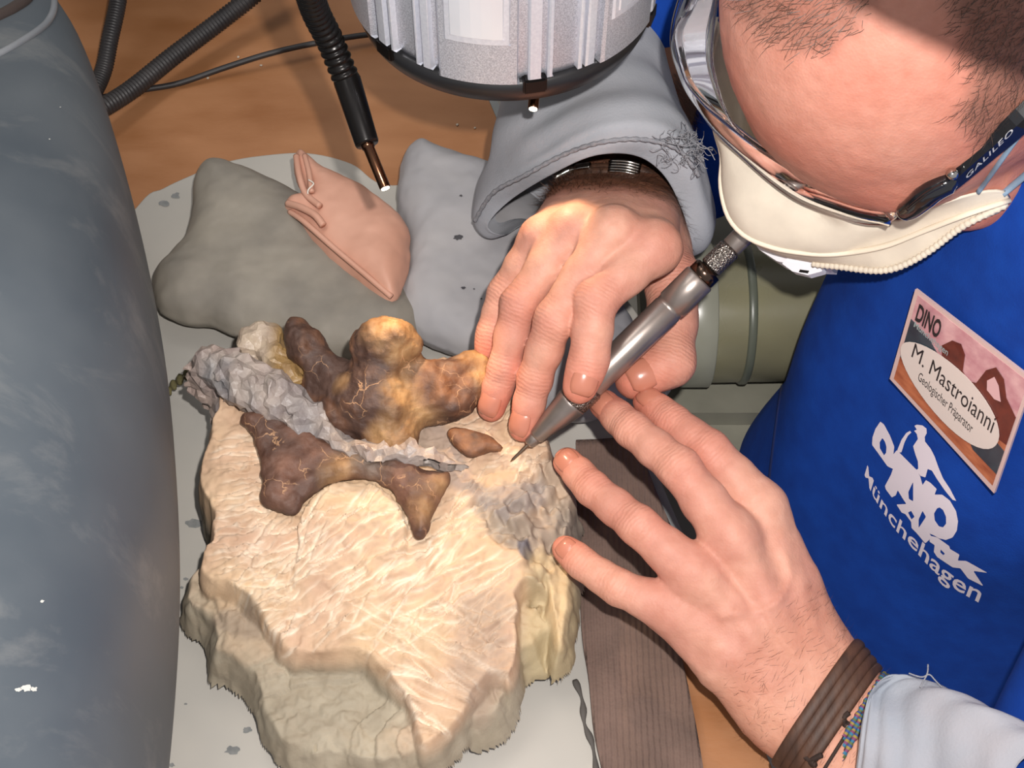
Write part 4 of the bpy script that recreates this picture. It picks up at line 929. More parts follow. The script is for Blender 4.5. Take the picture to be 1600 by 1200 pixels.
pl0 = cen+nn*.005
def PB(x, y, off=0):
    d = ray(x, y); return CAM+d*(((pl0+nn*off-CAM)@nn)/(d@nn))
bq = [(1430, 452), (1614, 594), (1553, 771), (1390, 592)]
badge = thing('name_badge', 'printed name badge with a white oval pinned on the blue sweatshirt', 'badge', tuple(PB(1495, 612)))
def bil(u, v):                       # u right, v down on the card -> photo pixel
    a, b, c, d = [np.array(p, float) for p in bq]; return (a*(1-u)+b*u)*(1-v)+(d*(1-u)+c*u)*v
K = [PB(*p) for p in bq]
def flatcard(name, uv, m, lvl, th=.0006):
    pts = [PB(*bil(u, v), off=.0003*lvl) for u, v in uv]; V, F = prism(pts, 0, nn*th)
    return mesh_obj(name, V, F, m, badge, smooth=False)
flatcard('card', [(0, 0), (1, 0), (1, 1), (0, 1)], mat('badge_border', S(206, 176, 170), None, rough=.3, coat=.5), 0, .0015)
flatcard('sky_picture', [(.03, .04), (.97, .04), (.97, .55), (.03, .55)], mat('badge_sky', S(216, 170, 170), S(178, 116, 126), scale=50, rough=.35, coat=.4, stretch=(1, 3, 3)), 1, .0003)
flatcard('ground_picture', [(.03, .50), (.97, .50), (.97, .96), (.03, .96)], mat('badge_ground', S(196, 120, 84), S(140, 70, 48), scale=80, rough=.35, coat=.4, stretch=(1, 1, 3)), 1, .0003)
mg = mat('badge_dark_band', S(62, 76, 84), S(40, 40, 50), scale=90, rough=.35, coat=.4)
flatcard('dark_land', [(.03, .30), (.20, .34), (.45, .5), (.75, .62), (.97, .66), (.97, .86), (.75, .86), (.45, .62), (.2, .52), (.08, .72), (.03, .72)], mg, 2, .0003)
mc_ = mat('badge_creature', S(112, 46, 34), S(70, 28, 26), scale=120, rough=.35, coat=.4)
flatcard('creature_picture', [(.30, .30), (.36, .19), (.43, .16), (.48, .22), (.50, .36), (.56, .40), (.62, .36), (.66, .20), (.72, .12), (.80, .16), (.86, .28), (.97, .36), (.97, .60), (.85, .62), (.70, .56), (.62, .50), (.52, .52), (.42, .50), (.34, .44)], mc_, 3, .0003)
flatcard('pink_sky_gap', [(.69, .27), (.73, .2), (.78, .24), (.83, .34), (.78, .36), (.71, .34)], mat('badge_gap', S(214, 170, 170), None, rough=.35), 4, .0002)
flatcard('white_oval', [(.46+.445*math.cos(a), .63+.255*math.sin(a)) for a in np.linspace(0, 2*math.pi, 40, endpoint=False)], mat('badge_oval', S(214, 200, 192), None, rough=.3, coat=.4), 5, .0003)
m_ink = mat('black_ink', S(38, 34, 36), None, rough=.5)
def card_text(name, s, u0, u1, v, hgt, m, lvl, bold=0):
    T = text_tris(s, 1, bold); X1 = max(p[0] for t in T for p in t); V = []; F = []
    for t in T:
        k = len(V)
        for x, y in t: V.append(PB(*bil(u0+x/X1*(u1-u0), v-y*hgt), off=.0003*lvl+.00015))
        F.append((k, k+1, k+2))
    mesh_obj(name, np.array(V), F, m, badge, smooth=False)
card_text('name_lettering', 'M. Mastroianni', .10, .84, .62, .21, m_ink, 5, 0)
card_text('title_lettering', 'Geologischer Präparator', .20, .70, .76, .12, m_ink, 5)
card_text('badge_logo_lettering', 'DINO', .055, .26, .27, .24, m_ink, 5, .03)
card_text('badge_small_lettering', 'Münchehagen', .06, .36, .345, .085, mat('pale_ink', S(150, 160, 160), None), 5, .01)
# ---- grey sleeve guards
m_slv = mat('grey_fleece_sleeve', S(176, 176, 182), S(160, 163, 170), scale=30, rough=.95, spec=.2, bump=[('noise', 700, .4, .0006), ('noise', 60, .2, .002)])
def sleeve(name, rings_px, m, nseg=80, nl=10, wr=.0015, th=.0016, seed=0, hem=True):
    RG = []
    for r in rings_px:
        c = crom(np.array([P(*p) for p in r]), 12, True)
        RG.append(c)
    n = len(RG[0]); RG = np.array(RG); out = crom(RG.reshape(len(RG), -1), nl).reshape(-1, n, 3)
    m_ = len(out); cen = out.mean(1, keepdims=True)
    nr = out-cen; nr /= np.linalg.norm(nr, axis=2)[..., None]
    k = np.arange(m_)[:, None]/m_; a = np.arange(n)[None]/n*2*np.pi
    w_ = wr*(vnoise(out*[1, 1, 1], 28, seed)+.7*np.sin(k*38+3*vnoise(out, 14, seed+3)+1.5*np.sin(a*2))*np.clip(vnoise(out, 11, seed+9)+.5, 0, 1))*np.clip(k*5, .15, 1)
    out = out+nr*w_[..., None]
    inner = out-nr*th; inner2 = inner[::-1]
    if hem:
        hem_r = out[0]+(out[0]-out[1])*.3
        RR2 = [*inner2[:], hem_r-nr[0]*th*.5, *out]
    else: RR2 = [*inner2, *out]
    V, F = loft(RR2, True); o = mesh_obj(name, V, F, m, person); return o
R0 = [(760, 352, .068), (797, 310, .095), (862, 270, .135), (935, 240, .16), (1008, 246, .155), (1057, 300, .135), (1072, 388, .1), (965, 400, .06), (838, 350, .056), (785, 368, .058)]
R1 = [(740, 340, .064), (772, 296, .098), (850, 250, .142), (945, 215, .170), (1040, 225, .165), (1090, 292, .14), (1096, 395, .09), (960, 400, .045), (822, 345, .045), (765, 370, .05)]
R2 = [(745, 285, .07), (785, 245, .115), (860, 205, .155), (950, 175, .178), (1050, 190, .17), (1100, 265, .14), (1104, 370, .085), (960, 380, .04), (830, 335, .035), (765, 325, .045)]
R3 = [(770, 258, .08), (776, 205, .12), (860, 160, .155), (950, 135, .172), (1040, 150, .165), (1088, 220, .135), (1098, 330, .08), (970, 340, .04), (840, 300, .035), (790, 270, .05)]
R4 = [(774, 218, .075), (786, 160, .12), (870, 105, .15), (950, 80, .165), (1020, 95, .155), (1064, 175, .13), (1085, 280, .08), (970, 290, .04), (850, 260, .035), (795, 230, .05)]
R5 = [(800, 110, .08), (820, 60, .12), (880, 10, .15), (950, -10, .16), (1015, 10, .15), (1050, 90, .13), (1080, 200, .08), (990, 220, .04), (870, 190, .035), (810, 150, .05)]
R6 = [(850, 20, .08), (870, -40, .12), (920, -90, .15), (980, -110, .16), (1040, -80, .15), (1070, 10, .13), (1090, 110, .08), (1030, 130, .04), (930, 100, .035), (860, 60, .05)]
sleeve('sleeve_guard', [R0, R1, R2, R3, R4, R5, R6], m_slv, seed=5)
# hem welt and frayed threads of the right cuff
m_welt = mat('frayed_welt', S(160, 158, 162), S(128, 130, 138), scale=300, rough=1, bump=[('noise', 900, .8, .0008)])
wl = crom(PL([(742, 345, .066), (770, 302, .1), (820, 274, .128), (880, 242, .152), (940, 222, .171), (1005, 218, .172), (1060, 234, .165), (1092, 275, .15)]), 12)
sg = bpy.data.objects['sleeve_guard']
V, F = tube(wl, .0013+.0003*np.sin(np.arange(len(wl))*2.1), 8); mesh_obj('cuff_welt', V, F, m_welt, sg)
rg = np.random.RandomState(8); thr = []
for i in range(46):
    p = P(rg.uniform(1035, 1095), rg.uniform(205, 262), .172); s = [p]
    d = rg.normal(0, 1, 3)+[1.2, 0, .1]
    for k in range(6): d = d*.6+rg.normal(0, .8, 3); s.append(s[-1]+d/np.linalg.norm(d)*.0022)
    thr.append(tube(crom(s, 4), .00022, 5))
for px in ([(1040, 222), (1070, 228), (1092, 225), (1108, 235), (1117, 250)], [(1050, 215), (1078, 218), (1098, 232), (1112, 230), (1120, 240)]):
    thr.append(tube(crom(PL([(x, y, .174) for x, y in px]), 6), .0003, 5))
V, F = merge(*thr); o = mesh_obj('frayed_threads', V, F, m_welt, sg); o['kind'] = 'stuff'
m_slv2 = mat('pale_blue_sleeve', S(172, 166, 170), S(148, 154, 164), scale=16, detail=6, rough=.95, spec=.2, noise_amt=.4, bump=[('noise', 700, .4, .0006), ('noise', 60, .25, .002)])
Q0 = [(1350, 1112, .086), (1364, 1076, .09), (1392, 1054, .09), (1424, 1064, .082), (1440, 1100, .05), (1440, 1190, .01), (1410, 1260, .008), (1370, 1280, .015), (1338, 1240, .06), (1342, 1165, .082)]
Q1 = [(1372, 1120, .09), (1385, 1080, .086), (1425, 1062, .092), (1470, 1080, .088), (1490, 1130, .055), (1490, 1210, .01), (1450, 1300, .0), (1400, 1320, .015), (1356, 1270, .06), (1360, 1185, .085)]
Q2 = [(1460, 1180, .1), (1480, 1116, .108), (1522, 1100, .114), (1572, 1126, .108), (1600, 1190, .075), (1570, 1290, .01), (1530, 1370, .006), (1480, 1390, .015), (1440, 1350, .05), (1442, 1265, .082)]
Q3 = [(1570, 1270, .11), (1590, 1190, .124), (1650, 1166, .13), (1720, 1200, .12), (1700, 1300, .055), (1700, 1390, .01), (1650, 1460, .006), (1600, 1480, .015), (1550, 1440, .03), (1555, 1360, .052)]
sl2 = sleeve('left_cuff_sleeve', [Q0, Q1, Q2, Q3], m_slv2, seed=15)
sl2.name = 'sleeve_guard'; sl2['label'] = 'pale blue-grey sleeve of the lower arm'
thr = []
for px in ([(1420, 1052), (1440, 1058), (1452, 1054), (1462, 1064), (1472, 1074)], [(1450, 1038), (1449, 1052), (1442, 1066), (1438, 1074)]):
    thr.append(tube(crom(PL([(x, y, .1) for x, y in px]), 6), .0004, 5))
V, F = merge(*thr); o = mesh_obj('loose_thread', V, F, m_welt, sl2)
# ------------------------------------------------------------------ respirator mask
m_mask = mat('mask_fleece', S(224, 212, 194), S(208, 196, 180), scale=60, rough=.9, spec=.2, bump=[('noise', 900, .2, .0003), ('noise', 40, .15, .002)])
mA = [(1118, 205), (1142, 218), (1168, 240), (1205, 272), (1255, 303), (1310, 328), (1360, 342), (1407, 347), (1450, 328), (1500, 310), (1545, 300), (1568, 302)]
mB = [(1120, 212), (1129, 245), (1127, 290), (1138, 337), (1163, 367), (1200, 384), (1240, 393), (1300, 397), (1377, 386), (1440, 362), (1510, 335), (1577, 313)]
mC = [(1124, 225), (1136, 270), (1140, 310), (1158, 350), (1182, 378), (1215, 398), (1260, 409), (1310, 415), (1385, 421), (1445, 396), (1505, 352), (1574, 318)]
mD = [(1200, 240), (1205, 275), (1215, 310), (1230, 330), (1250, 350), (1280, 360), (1310, 365), (1350, 370), (1400, 375), (1450, 365), (1510, 335), (1570, 316)]
def lc(px, zl, n=60): return resample(crom(np.array([LP(x, y, z) for (x, y), z in zip(px, np.broadcast_to(zl, (len(px),)))]), 8), n)
cA, cB, cC, cD = lc(mA, -.046), lc(mB, -.066), lc(mC, -.088), lc(mD, -.135)

def wrap(c, n=60):
    q = W2H(c[0]); tail = [H2W((q[0]-.012, q[1]-.012, q[2])), H2W((q[0]-.026, q[1]-.030, q[2])), H2W((q[0]-.034, q[1]-.050, q[2]))]; return resample(np.vstack([crom(np.array(tail[::-1]+[c[0]]), 8), c[2:]]), n)
cA, cB, cC, cD = wrap(cA), wrap(cB), wrap(cC), wrap(cD)
rowsm = crom(np.array([cA, cA*.5+cB*.5+hu*.004, cB, cC, cC*.5+cD*.5+hf*.006, cD]).reshape(6, -1), 6).reshape(-1, 60, 3)
def lift(p, off):                 # lay a point on the face instead of under it
    v = p-CAM; d = np.linalg.norm(v); h = HB.ray_cast(Vector(CAM), Vector(v/d))
    return CAM+v/d*(h[3]-off) if h[0] is not None and h[3]-off < d else p
for i_ in range(len(rowsm)):
    kk_ = max(0, (i_-(len(rowsm)*.72))/len(rowsm))
    for j_ in range(60):
        if j_ > 36: rowsm[i_][j_] = lift(rowsm[i_][j_], .0022)
def even(row, sl=.003):
    v = row-CAM; d = np.linalg.norm(v, axis=1); u = v/d[:, None]; n = len(d)
    e = np.array([(d+sl*np.abs(np.arange(n)-j)).min() for j in range(n)]); return CAM+u*e[:, None]
rowsm = np.array([even(r_) for r_ in rowsm]); cB = even(np.array([p if k < 36 else lift(p, .0035) for k, p in enumerate(cB)])); cC = even(np.array([p if k < 36 else lift(p, .0032) for k, p in enumerate(cC)]))
rowsm = rowsm+(.0007*fbm(rowsm, 60, 2, 3))[..., None]*hu
mask = thing('respirator_mask', 'white folded dust respirator mask over the nose and mouth', 'mask', tuple(cB[30]))
V, F = sheet(rowsm, hf*.0012-hu*.0006); mesh_obj('mask_cup', V, F, m_mask, mask)
V, F = tube(cB, .0016, 8, flat=.7); mesh_obj('welded_rim', V, F, mat('mask_rim', S(226, 212, 192), None, rough=.8), mask)
tk = int(.62*60)
pts = [cC[i]+hf*.0006 for i in range(36, 60)]; V, F = tube(resample(np.array(pts), 120), .0014+.0005*(np.arange(120) % 3 == 0), 8); mesh_obj('stitched_edge', V, F, m_mask, mask)
m_valve = mat('valve_plastic', S(226, 224, 230), None, rough=.3, coat=.3)
vc = LP(1238, 402, -.092); tdir = LP(1275, 410, -.09)-LP(1205, 392, -.09); tdir /= np.linalg.norm(tdir); vn = np.cross(tdir, hu); vn *= (1 if vn@hf > 0 else -1)
Rm_ = np.stack([tdir, vn, hu], 1)
def hprism(nm, pts, zl, th, m): V, F = prism([LP(x, y, zl) for x, y in pts], 0, hu*th); mesh_obj(nm, V, F, m, mask, smooth=False)
hprism('exhale_valve', [(1172, 368), (1210, 380), (1298, 394), (1292, 416), (1240, 414), (1214, 408), (1186, 390)], -.088, .016, m_valve)
hprism('valve_cover', [(1234, 398), (1290, 402), (1284, 424), (1262, 430), (1238, 424), (1222, 412)], -.086, .006, m_valve)
hprism('valve_slot', [(1250, 421), (1264, 423), (1262, 427), (1248, 425)], -.0856, .0006, m_blk)
m_strap = mat('blue_elastic', S(128, 150, 172), S(110, 134, 158), scale=200, rough=.8)
def headpt(x, y, off):
    h = hit(HB, x, y)
    return None if h[0] is None else np.array(h[0])+np.array(h[1])*off
for a, b_ in (((1528, 300), (1625, 165)), ((1566, 304), (1660, 225))):
    pts = [LP(a[0]+(b_[0]-a[0])*t, a[1]+(b_[1]-a[1])*t, -.044+.03*t) for t in np.linspace(0, 1, 14)]
    hp = [lift(p, .0015) for p in pts]
    hp = np.array(hp); hp = resample(crom(hp, 3), 30); V, F = tube(hp, .0017, 8, flat=.6); mesh_obj('strap', V, F, m_strap, mask)
# ------------------------------------------------------------------ safety glasses
m_lens = bpy.data.materials.new('clear_polycarbonate'); m_lens.use_nodes = True; nt = m_lens.node_tree; pb_ = nt.nodes['Principled BSDF']
pb_.inputs['Base Color'].default_value = S(246, 246, 248); pb_.inputs['Roughness'].default_value = .06; pb_.inputs['Transmission Weight'].default_value = 1; pb_.inputs['IOR'].default_value = 1.45
gl = thing('safety_glasses', 'clear wraparound safety glasses with a black left temple arm', 'glasses', tuple(LP(1250, 290, -.03)))
g1 = [(1100, -60), (1084, 0), (1062, 40), (1058, 62), (1073, 121), (1100, 158), (1121, 178), (1168, 216), (1223, 253), (1275, 282), (1333, 301), (1378, 322), (1397, 341)]
g2 = [(1078, -40), (1062, 0), (1052, 40), (1052, 80), (1070, 130), (1096, 172), (1120, 205), (1160, 242), (1205, 282), (1249, 312), (1304, 334), (1352, 347), (1392, 348)]
g0 = [(1128, -60), (1120, 0), (1114, 50), (1112, 90), (1119, 128), (1130, 165), (1150, 200), (1190, 232), (1225, 250), (1262, 262), (1300, 271), (1370, 271), (1436, 262)]
A1 = lc(g1, np.linspace(-.008, -.012, 13)); A2 = lc(g2, -.038); A0_ = lc(g0, -.004)

rl = np.array([A1*(1-t)+A2*t+hf*.003*math.sin(math.pi*t) for t in np.linspace(0, 1, 10)])
V, F = sheet(rl, hf*.0014); mesh_obj('lens', V, F, m_lens, gl)
rl = np.array([A0_*(1-t)+A1*t for t in np.linspace(0, 1, 6)]); V, F = sheet(rl, hu*.0010); mesh_obj('brow_shield', V, F, m_lens, gl)
V, F = tube(A1, .0019, 10); mesh_obj('lens_top_edge', V, F, m_lens, gl)
V, F = tube(A2, .0013, 8); mesh_obj('lens_bottom_edge', V, F, m_lens, gl)
V, F = tube(A0_, .0007, 8); mesh_obj('brow_edge', V, F, m_lens, gl)
m_gblk = mat('glossy_black', S(20, 20, 24), None, rough=.15, coat=.6)
hn = resample(crom(np.array([LP(1408, 333, -.02), LP(1425, 325, -.016), (LP(1455, 300, -.012)), LP(1482, 286, -.010), LP(1494, 282, -.010)]), 8), 30)
hn = np.array([lift(p, .005) for p in hn]); rr_ = np.interp(np.linspace(0, 1, 30), [0, .12, .5, .9, 1], [.0022, .0052, .0062, .0056, .003])
V, F = tube(hn, rr_, 20, flat=.85); mesh_obj('hinge_block', V, F, m_gblk, gl)
V, F = tube(resample(crom(np.array([lift(LP(*q_), .0115) for q_ in ((1418, 327, -.0125), (1447, 303, -.0062), (1475, 288, -.0042))]), 6), 20), .0009, 8); mesh_obj('hinge_groove', V, F, m_gblk, gl)
a0 = lift(LP(1482, 284, -.008), .004); a1 = lift(LP(1600, 178, -.004), .005); a2 = lift(LP(1700, 80, -.006), .006)
ad = (a1-a0)/np.linalg.norm(a1-a0); sdv = np.cross(ad, -ray(1560, 220)); sdv /= np.linalg.norm(sdv); up2 = np.cross(sdv, ad)
if sdv@hl < 0: sdv = -sdv
cen_ = [a0-ad*.004, a0+ad*.004, (a0+a1)/2, a1, a2]; hw = [.0045, .0050, .0056, .0062, .0062]
rings = []
for c, h_ in zip(crom(np.array(cen_), 6), np.interp(np.linspace(0, 1, 25), np.linspace(0, 1, 5), hw)):
    rings.append([c+sdv*x+up2*y for x, y in ((-.6*h_, .0022), (.25*h_, .0026), (h_*1.0, -.0028), (h_*.9, -.0048), (-.5*h_, -.0048), (-.75*h_, -.001))])
V, F = loft(rings, True, True, True); arm = mesh_obj('temple_arm', V, F, m_gblk, gl, smooth=False); AB = bvh_of(V, F)
sp = lift(LP(1488, 272, -.0025), .0062); bm = bmesh.new(); bmesh.ops.create_uvsphere(bm, u_segments=16, v_segments=10, radius=.0026); V = np.array([v.co[:] for v in bm.verts])+sp; F = [tuple(v.index for v in f.verts) for f in bm.faces]; bm.free()
mesh_obj('hinge_rivet', V, F, mat('steel_rivet', S(190, 186, 182), None, rough=.15, metal=1), gl)
T = text_tris('GALILEO', 1, .012, 1.1); X1 = max(p[0] for t in T for p in t); tr = []
u_ = np.array([1582-1508, 207-281.]); v_ = np.array([-1.5, -10.5])
for t in T: tr.append([(1509+u_[0]*x/X1+v_[0]*y*.9, 280+u_[1]*x/X1+v_[1]*y*.9) for x, y in t])
decal('arm_lettering', tr, mat('silver_ink', S(170, 170, 176), None, rough=.4), arm, .0003, AB)
# ------------------------------------------------------------------ engraving tool
m_st = mat('brushed_steel', S(164, 152, 145), S(144, 134, 128), scale=80, rough=.33, metal=.8, bump=[('noise', 900, .05, .0002)])
m_kn = mat('knurled_steel', S(178, 170, 162), S(90, 84, 80), scale=900, detail=1, rough=.35, metal=1, bump=[('voronoi', 1100, .9, .0006)])
m_needle = mat('needle', S(150, 130, 112), None, rough=.3, metal=1)
t0 = P(798, 721, .078); t9 = P(1168, 362, .17); ax = (t9-t0)/np.linalg.norm(t9-t0); LT_ = np.linalg.norm(t9-t0)
def at(px, py):                      # parameter along the tool axis nearest to this ray
    d = ray(px, py); d = d/np.linalg.norm(d); n = np.cross(ax, d); n2 = np.cross(d, n); return ((CAM-t0)@n2)/(ax@n2)
pen = thing('engraving_tool', 'steel pneumatic engraving pen held in the hand, its needle on the rock', 'tool', tuple(t0))
def seg(nm, prof, m): V, F = lathe(t0, t9, prof, 40); mesh_obj(nm, V, F, m, pen)
k1, k2, k3, k4, k5, k6, k7 = at(826, 692), at(836, 683), at(895, 628), at(925, 605), at(1068, 458), at(1092, 432), at(1106, 418)
k8, k9 = at(1140, 385), at(1175, 350)
seg('needle', [(0, .0003), (.002, .0008), (k1-.001, .0011), (k1+.003, .0011)], m_needle)
seg('collet', [(k1-.001, .0018), (k1, .0030), (k2, .0036), (k2+.001, .0035)], m_st)
seg('nose_cone', [(k2, .0036), (k2+.001, .0044), (k3-.002, .0088), (k3-.0008, .0091), (k3, .0088)], m_st)
V = []; kn = []
V, F = lathe(t0, t9, [(k3, .0086)]+[(k3+.0004+i*(k4-k3-.001)/16, .0089+(.0003 if i % 2 else -.0001)) for i in range(17)]+[(k4, .0084)], 48); mesh_obj('knurled_grip', V, F, m_kn, pen)
seg('barrel', [(k4, .0080), (k4+.001, .0082), (k5-.012, .0085), (k5-.0115, .0080), (k5-.009, .0080), (k5-.0085, .0088), (k6-.001, .0090), (k6, .0084)], m_st)
seg('end_collar', [(k6, .0074), (k6+.0004, .0080), (k7-.0006, .0080), (k7, .0068)], mat('dark_steel', S(92, 76, 66), None, rough=.2, metal=1))
seg('knurled_ring', [(k7, .0050), (k7+.001, .0060)]+[(k7+.001+i*(k8-k7-.002)/14, .0061+(.0002 if i % 2 else 0)) for i in range(15)]+[(k8, .0052)], m_kn)
seg('hose_fitting', [(k8, .0052), (k8+.0005, .0056), (k9, .0058), (k9+.012, .0058), (k9+.0125, .0045)], m_st)
hp0 = t0+ax*(k9+.012); V, F = tube(crom(np.array([hp0, hp0+ax*.02, hp0+ax*.04+[0.02, .01, -.01], hp0+ax*.05+[.03, .06, -.03], hp0+[.05, .2, -.1]]), 10), .0036, 14); mesh_obj('air_hose', V, F, m_rub, pen)
# ------------------------------------------------------------------ bracelets
m_lea = mat('brown_leather_band', S(88, 58, 42), S(52, 34, 26), scale=60, rough=.6, bump=[('noise', 300, .3, .0006)], stretch=(3, 1, 1))
m_cord = mat('dark_cord', S(40, 28, 24), S(56, 38, 30), scale=200, rough=.8)
BB = bvh_of(np.vstack([VR, VL]), np.vstack([FR, FL+len(VR)]))
def around(c, ax_, tilt_v, n=72, off=.001, t0_=0, t1_=2*math.pi):   # loop hugging the arm surface
    ax_ = ax_/np.linalg.norm(ax_); u = np.cross(ax_, tilt_v); u /= np.linalg.norm(u); v = np.cross(u, ax_); out = []
    for a in np.linspace(t0_, t1_, n, endpoint=False if t1_-t0_ > 6.2 else True):
        d = u*math.cos(a)+v*math.sin(a); h = BB.ray_cast(Vector(c+d*.09), Vector(-d)); r = .09-(h[3] if h[0] is not None else .06); r = max(.02, min(.04, r)); out.append(c+d*(r+off))
    o = np.array(out)
    for _ in range(3): o = (np.roll(o, 1, 0)+o*2+np.roll(o, -1, 0))/4 if t1_-t0_ > 6.2 else o
    return o
def ringtube(p, r, seg=10, flat=1.0):
    n = len(p); c = p.mean(0); T = np.roll(p, -1, 0)-np.roll(p, 1, 0); T /= np.linalg.norm(T, axis=1)[:, None]; Rr = p-c; Rr -= T*np.sum(Rr*T, axis=1)[:, None]; Rr /= np.linalg.norm(Rr, axis=1)[:, None]; B = np.cross(T, Rr)
    a = np.linspace(0, 2*np.pi, seg, endpoint=False); r = np.broadcast_to(np.asarray(r, float), (n,))
    rg_ = [p[i]+r[i]*(np.cos(a)[:, None]*Rr[i]*flat+np.sin(a)[:, None]*B[i]) for i in range(n)]; rg_.append(rg_[0]); return loft(rg_, True)
wL = P(1250, 1075, .042); axL = (lel-wL)/np.linalg.norm(lel-wL)
bax = axL+np.array([.10, .16, 0]); bax /= np.linalg.norm(bax)
b1 = thing('bracelet', 'wide brown leather strap bracelet around the wrist of the lower hand', 'bracelet', tuple(wL+axL*.02))
for i, o_ in enumerate((.012, .0165, .021, .0255)):
    lp = around(wL+bax*o_, bax, np.array([0, 0, 1.]), off=.0016); V, F = ringtube(lp, .0031-.0003*(i % 2), 10, .55); mesh_obj('leather_strand', V, F, m_lea, b1)
kp = P(1212, 1180, .03)
b2_ = thing('bracelet', 'woven rainbow friendship bracelet with black cord at the edge of the pale sleeve', 'bracelet', tuple(wL+axL*.04))
lp = around(wL+bax*.0315, bax+np.array([.02, .03, 0]), np.array([0, 0, 1.]), off=.0012); V, F = ringtube(lp, .0009, 8); mesh_obj('black_cord', V, F, m_cord, b2_)
wcols = [S(46, 108, 140), S(120, 60, 96), S(150, 128, 60), S(52, 74, 128), S(92, 104, 62)]
wm = [mat('bead_thread', c, None, rough=.7) for c in wcols]
lp = around(wL+bax*.0335, bax+np.array([.02, .03, 0]), np.array([0, 0, 1.]), n=150, off=.0014)
def prj(p): v = p-CAM; d = -(v@KV); return 800+FPX*(v@RV)/d, 600-FPX*(v@UPV)/d
for k, o_ in enumerate((-.0022, 0, .0022)):
    V, F = ringtube(lp+bax*o_, .0013+.0003*np.sin(np.arange(150)*1.6+k), 8); mi = [int((j//8+k*2) % 5) for j in range(len(F))]; keep_ = [j for j, f in enumerate(F) if prj(np.mean([V[q_] for q_ in f], axis=0))[0] > 1318]
    mesh_obj('woven_row', V, [F[j] for j in keep_], wm, b2_, mi=[mi[j] for j in keep_])
kn = hit(BB, 1332, 1118); kq = np.array(kn[0]) if kn[0] is not None else P(1332, 1118, .06)
for px in ((1318, 1125), (1270, 1188)):
    h = hit(BB, *px)
    if h[0] is None: continue
    c = np.array(h[0])+np.array(h[1])*.002; parts = []
    for j in range(5):
        d = np.random.RandomState(j+px[0]).normal(0, 1, 3)*.0022; parts.append(tube(crom(np.array([c, c+d, c+d*1.6+[.001, 0, .001]]), 4), .0015, 6))
    V, F = merge(*parts); mesh_obj('cord_knot', V, F, m_cord, b2_)
pts = on_surface(BB, crom([(1318, 1125), (1300, 1148), (1280, 1175), (1262, 1200)], 6), .001)
V, F = tube(pts, .0009, 8); mesh_obj('cord_end', V, F, m_cord, b2_)
wR = P(972, 292, .092); axR = (rel-wR)/np.linalg.norm(rel-wR)
b3 = thing('bracelet', 'dark leather bracelet with a chrome shackle and silver clip on the hairy upper wrist', 'bracelet', tuple(wR+axR*.01))
bx = axR+np.array([0, 0, -.1])
c3 = wR-axR*.016
for o_ in (-.0025, .0025): V, F = ringtube(around(c3+axR*o_, bx, np.array([0, 0, 1.]), off=.002), .0027, 10, .7); mesh_obj('leather_strand', V, F, m_lea, b3)
m_chr = mat('chrome', S(206, 200, 192), None, rough=.1, metal=1)
ls = around(c3, bx, np.array([0, 0, 1.]), off=.0045, n=120)
def idx_near(px, py):
    best = None
    for i, p in enumerate(ls):
        v = p-CAM; d = -(v@KV); x = 800+FPX*v[0]/d; y = 600-FPX*(v@UPV)/d; e = math.hypot(x-px, y-py)+(0 if (p-c3)@KV > -.005 else 500)
        if best is None or e < best[0]: best = (e, i)
    return best[1]
i0 = idx_near(885, 292); i1 = idx_near(920, 258); step = 1 if ((i1-i0) % 120) < 60 else -1; run = [ls[(i0+step*k) % 120] for k in range(((i1-i0)*step) % 120+1)]
if len(run) > 2:
    pr = resample(crom(np.array(run), 4), 30); V, F = tube(pr, .0024, 12); mesh_obj('chrome_shackle', V, F, m_chr, b3)
    c2_ = resample(pr[2:18], 60); V, F = tube(c2_, .0034+.0005*np.sin(np.arange(60)*1.3), 14); mesh_obj('chrome_coil', V, F, m_chr, b3)
ic = idx_near(975, 254); cc_ = [ls[(ic+k) % 120] for k in range(-4, 5)]
for k in range(5): 
    tt_ = resample(crom(np.array(cc_)+axR*(k-2)*.0018, 3), 12); V, F = tube(tt_, .0011, 8); mesh_obj('silver_clip', V, F, m_chr, b3)
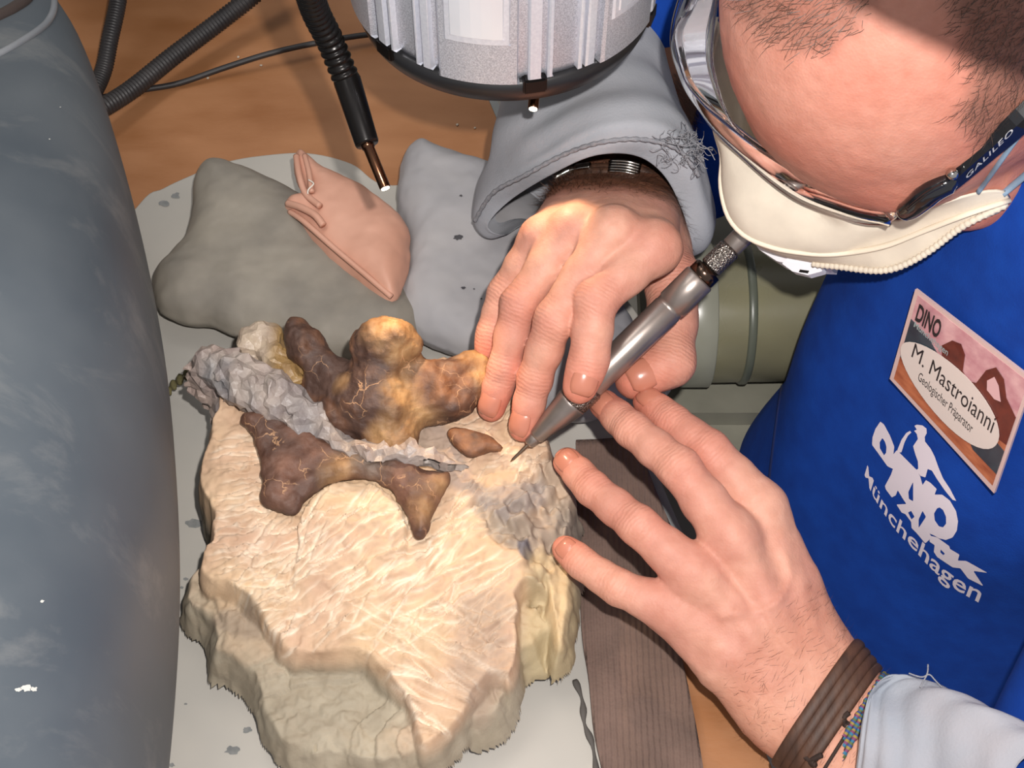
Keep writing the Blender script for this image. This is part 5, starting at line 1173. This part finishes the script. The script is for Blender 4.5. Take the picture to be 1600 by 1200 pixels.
# added out-of-frame blocker that throws the flash shadow across the top of the head
FL_ = CAM+RV*0.035+UPV*0.05
def headhit(x, y):
    h = hit(HB, x, y); return np.array(h[0]) if h[0] is not None else H2W((0, .02, .1))
E1 = FL_+(headhit(1335, 4)-FL_)*.64; E2 = FL_+(headhit(1570, 112)-FL_)*.64
mid_ = (E1+E2)/2; fd = (mid_-FL_); fd /= np.linalg.norm(fd); pe = np.cross(E2-E1, fd); pe /= np.linalg.norm(pe)
if pe@UPV < 0: pe = -pe
rs_ = math.hypot(.14, np.linalg.norm(E2-E1)/2); cs_ = mid_+pe*.14
al = thing('flash_blocker', 'added black cone on an arm above the head, out of view, blocking the flash', 'lamp', tuple(cs_))
V, F = lathe(cs_, cs_-fd, [(0, rs_), (.001, rs_+.001), (.05, rs_*.75), (.09, rs_*.4), (.10, rs_*.15)], 48); mesh_obj('blocker_cone', V, F, m_blk, al)
V, F = tube(crom(np.array([cs_-fd*.09, cs_-fd*.13+[.05, .1, .03], cs_+[.1, .45, .1], np.array([.12, 1.2, .2]), np.array([.12, 1.3, -.7])]), 10), .009, 12); mesh_obj('blocker_arm', V, F, m_blk, al)

# ------------------------------------------------------------------ stains: flat dark spots on the mat and the blue-grey bag
def splat(px, py, r, seed, b, par, m, nm='stain'):
    rg_ = np.random.RandomState(seed); pts = []
    for k in range(14):
        a = 2*math.pi*k/14; rr0 = r*rg_.uniform(.6, 1.15); pts.append((px+rr0*math.cos(a), py+rr0*.6*math.sin(a)))
    V = on_surface(b, pts, .0003) if b is not None else PL([(x, y, .0034) for x, y in pts])
    if len(V) > 3: mesh_obj(nm, V, [tuple(range(len(V)))[::-1]], m, par, smooth=False)
m_stain = mat('grey_stain', S(112, 114, 114), S(140, 140, 138), scale=300, rough=.8)
rm_ = bpy.data.objects['rubber_mat']
for i, (x, y, r) in enumerate([(303, 818, 13), (290, 905, 5), (284, 918, 4), (386, 1140, 9), (362, 1172, 12), (268, 1195, 6), (290, 1100, 3), (262, 930, 5), (255, 318, 9), (274, 306, 9)]): splat(x, y, r, i, None, rm_, m_stain)
b3o = bpy.data.objects['sandbag.001']; V3 = np.array([v.co[:] for v in b3o.data.vertices])+np.array(wloc(b3o)); SB3 = bvh_of(V3, [tuple(p.vertices) for p in b3o.data.polygons])
for i, (x, y, r) in enumerate([(716, 371, 8), (720, 306, 3), (724, 450, 4), (741, 452, 2), (752, 467, 2)]): splat(x, y, r, i+30, SB3, b3o, mat('dark_fleck', S(70, 68, 72), None), 'dark_fleck')

m_fl = mat('pale_dust_fleck', S(196, 194, 188), None, rough=.8); hs = bpy.data.objects['hood_shell']
for i, (x, y, r) in enumerate([(65, 940, 5), (40, 1075, 12), (52, 1077, 8), (28, 1078, 8), (77, 218, 2), (94, 168, 2)]): splat(x, y, r*.8, i+60, hb, hs, m_fl, 'dust_fleck')
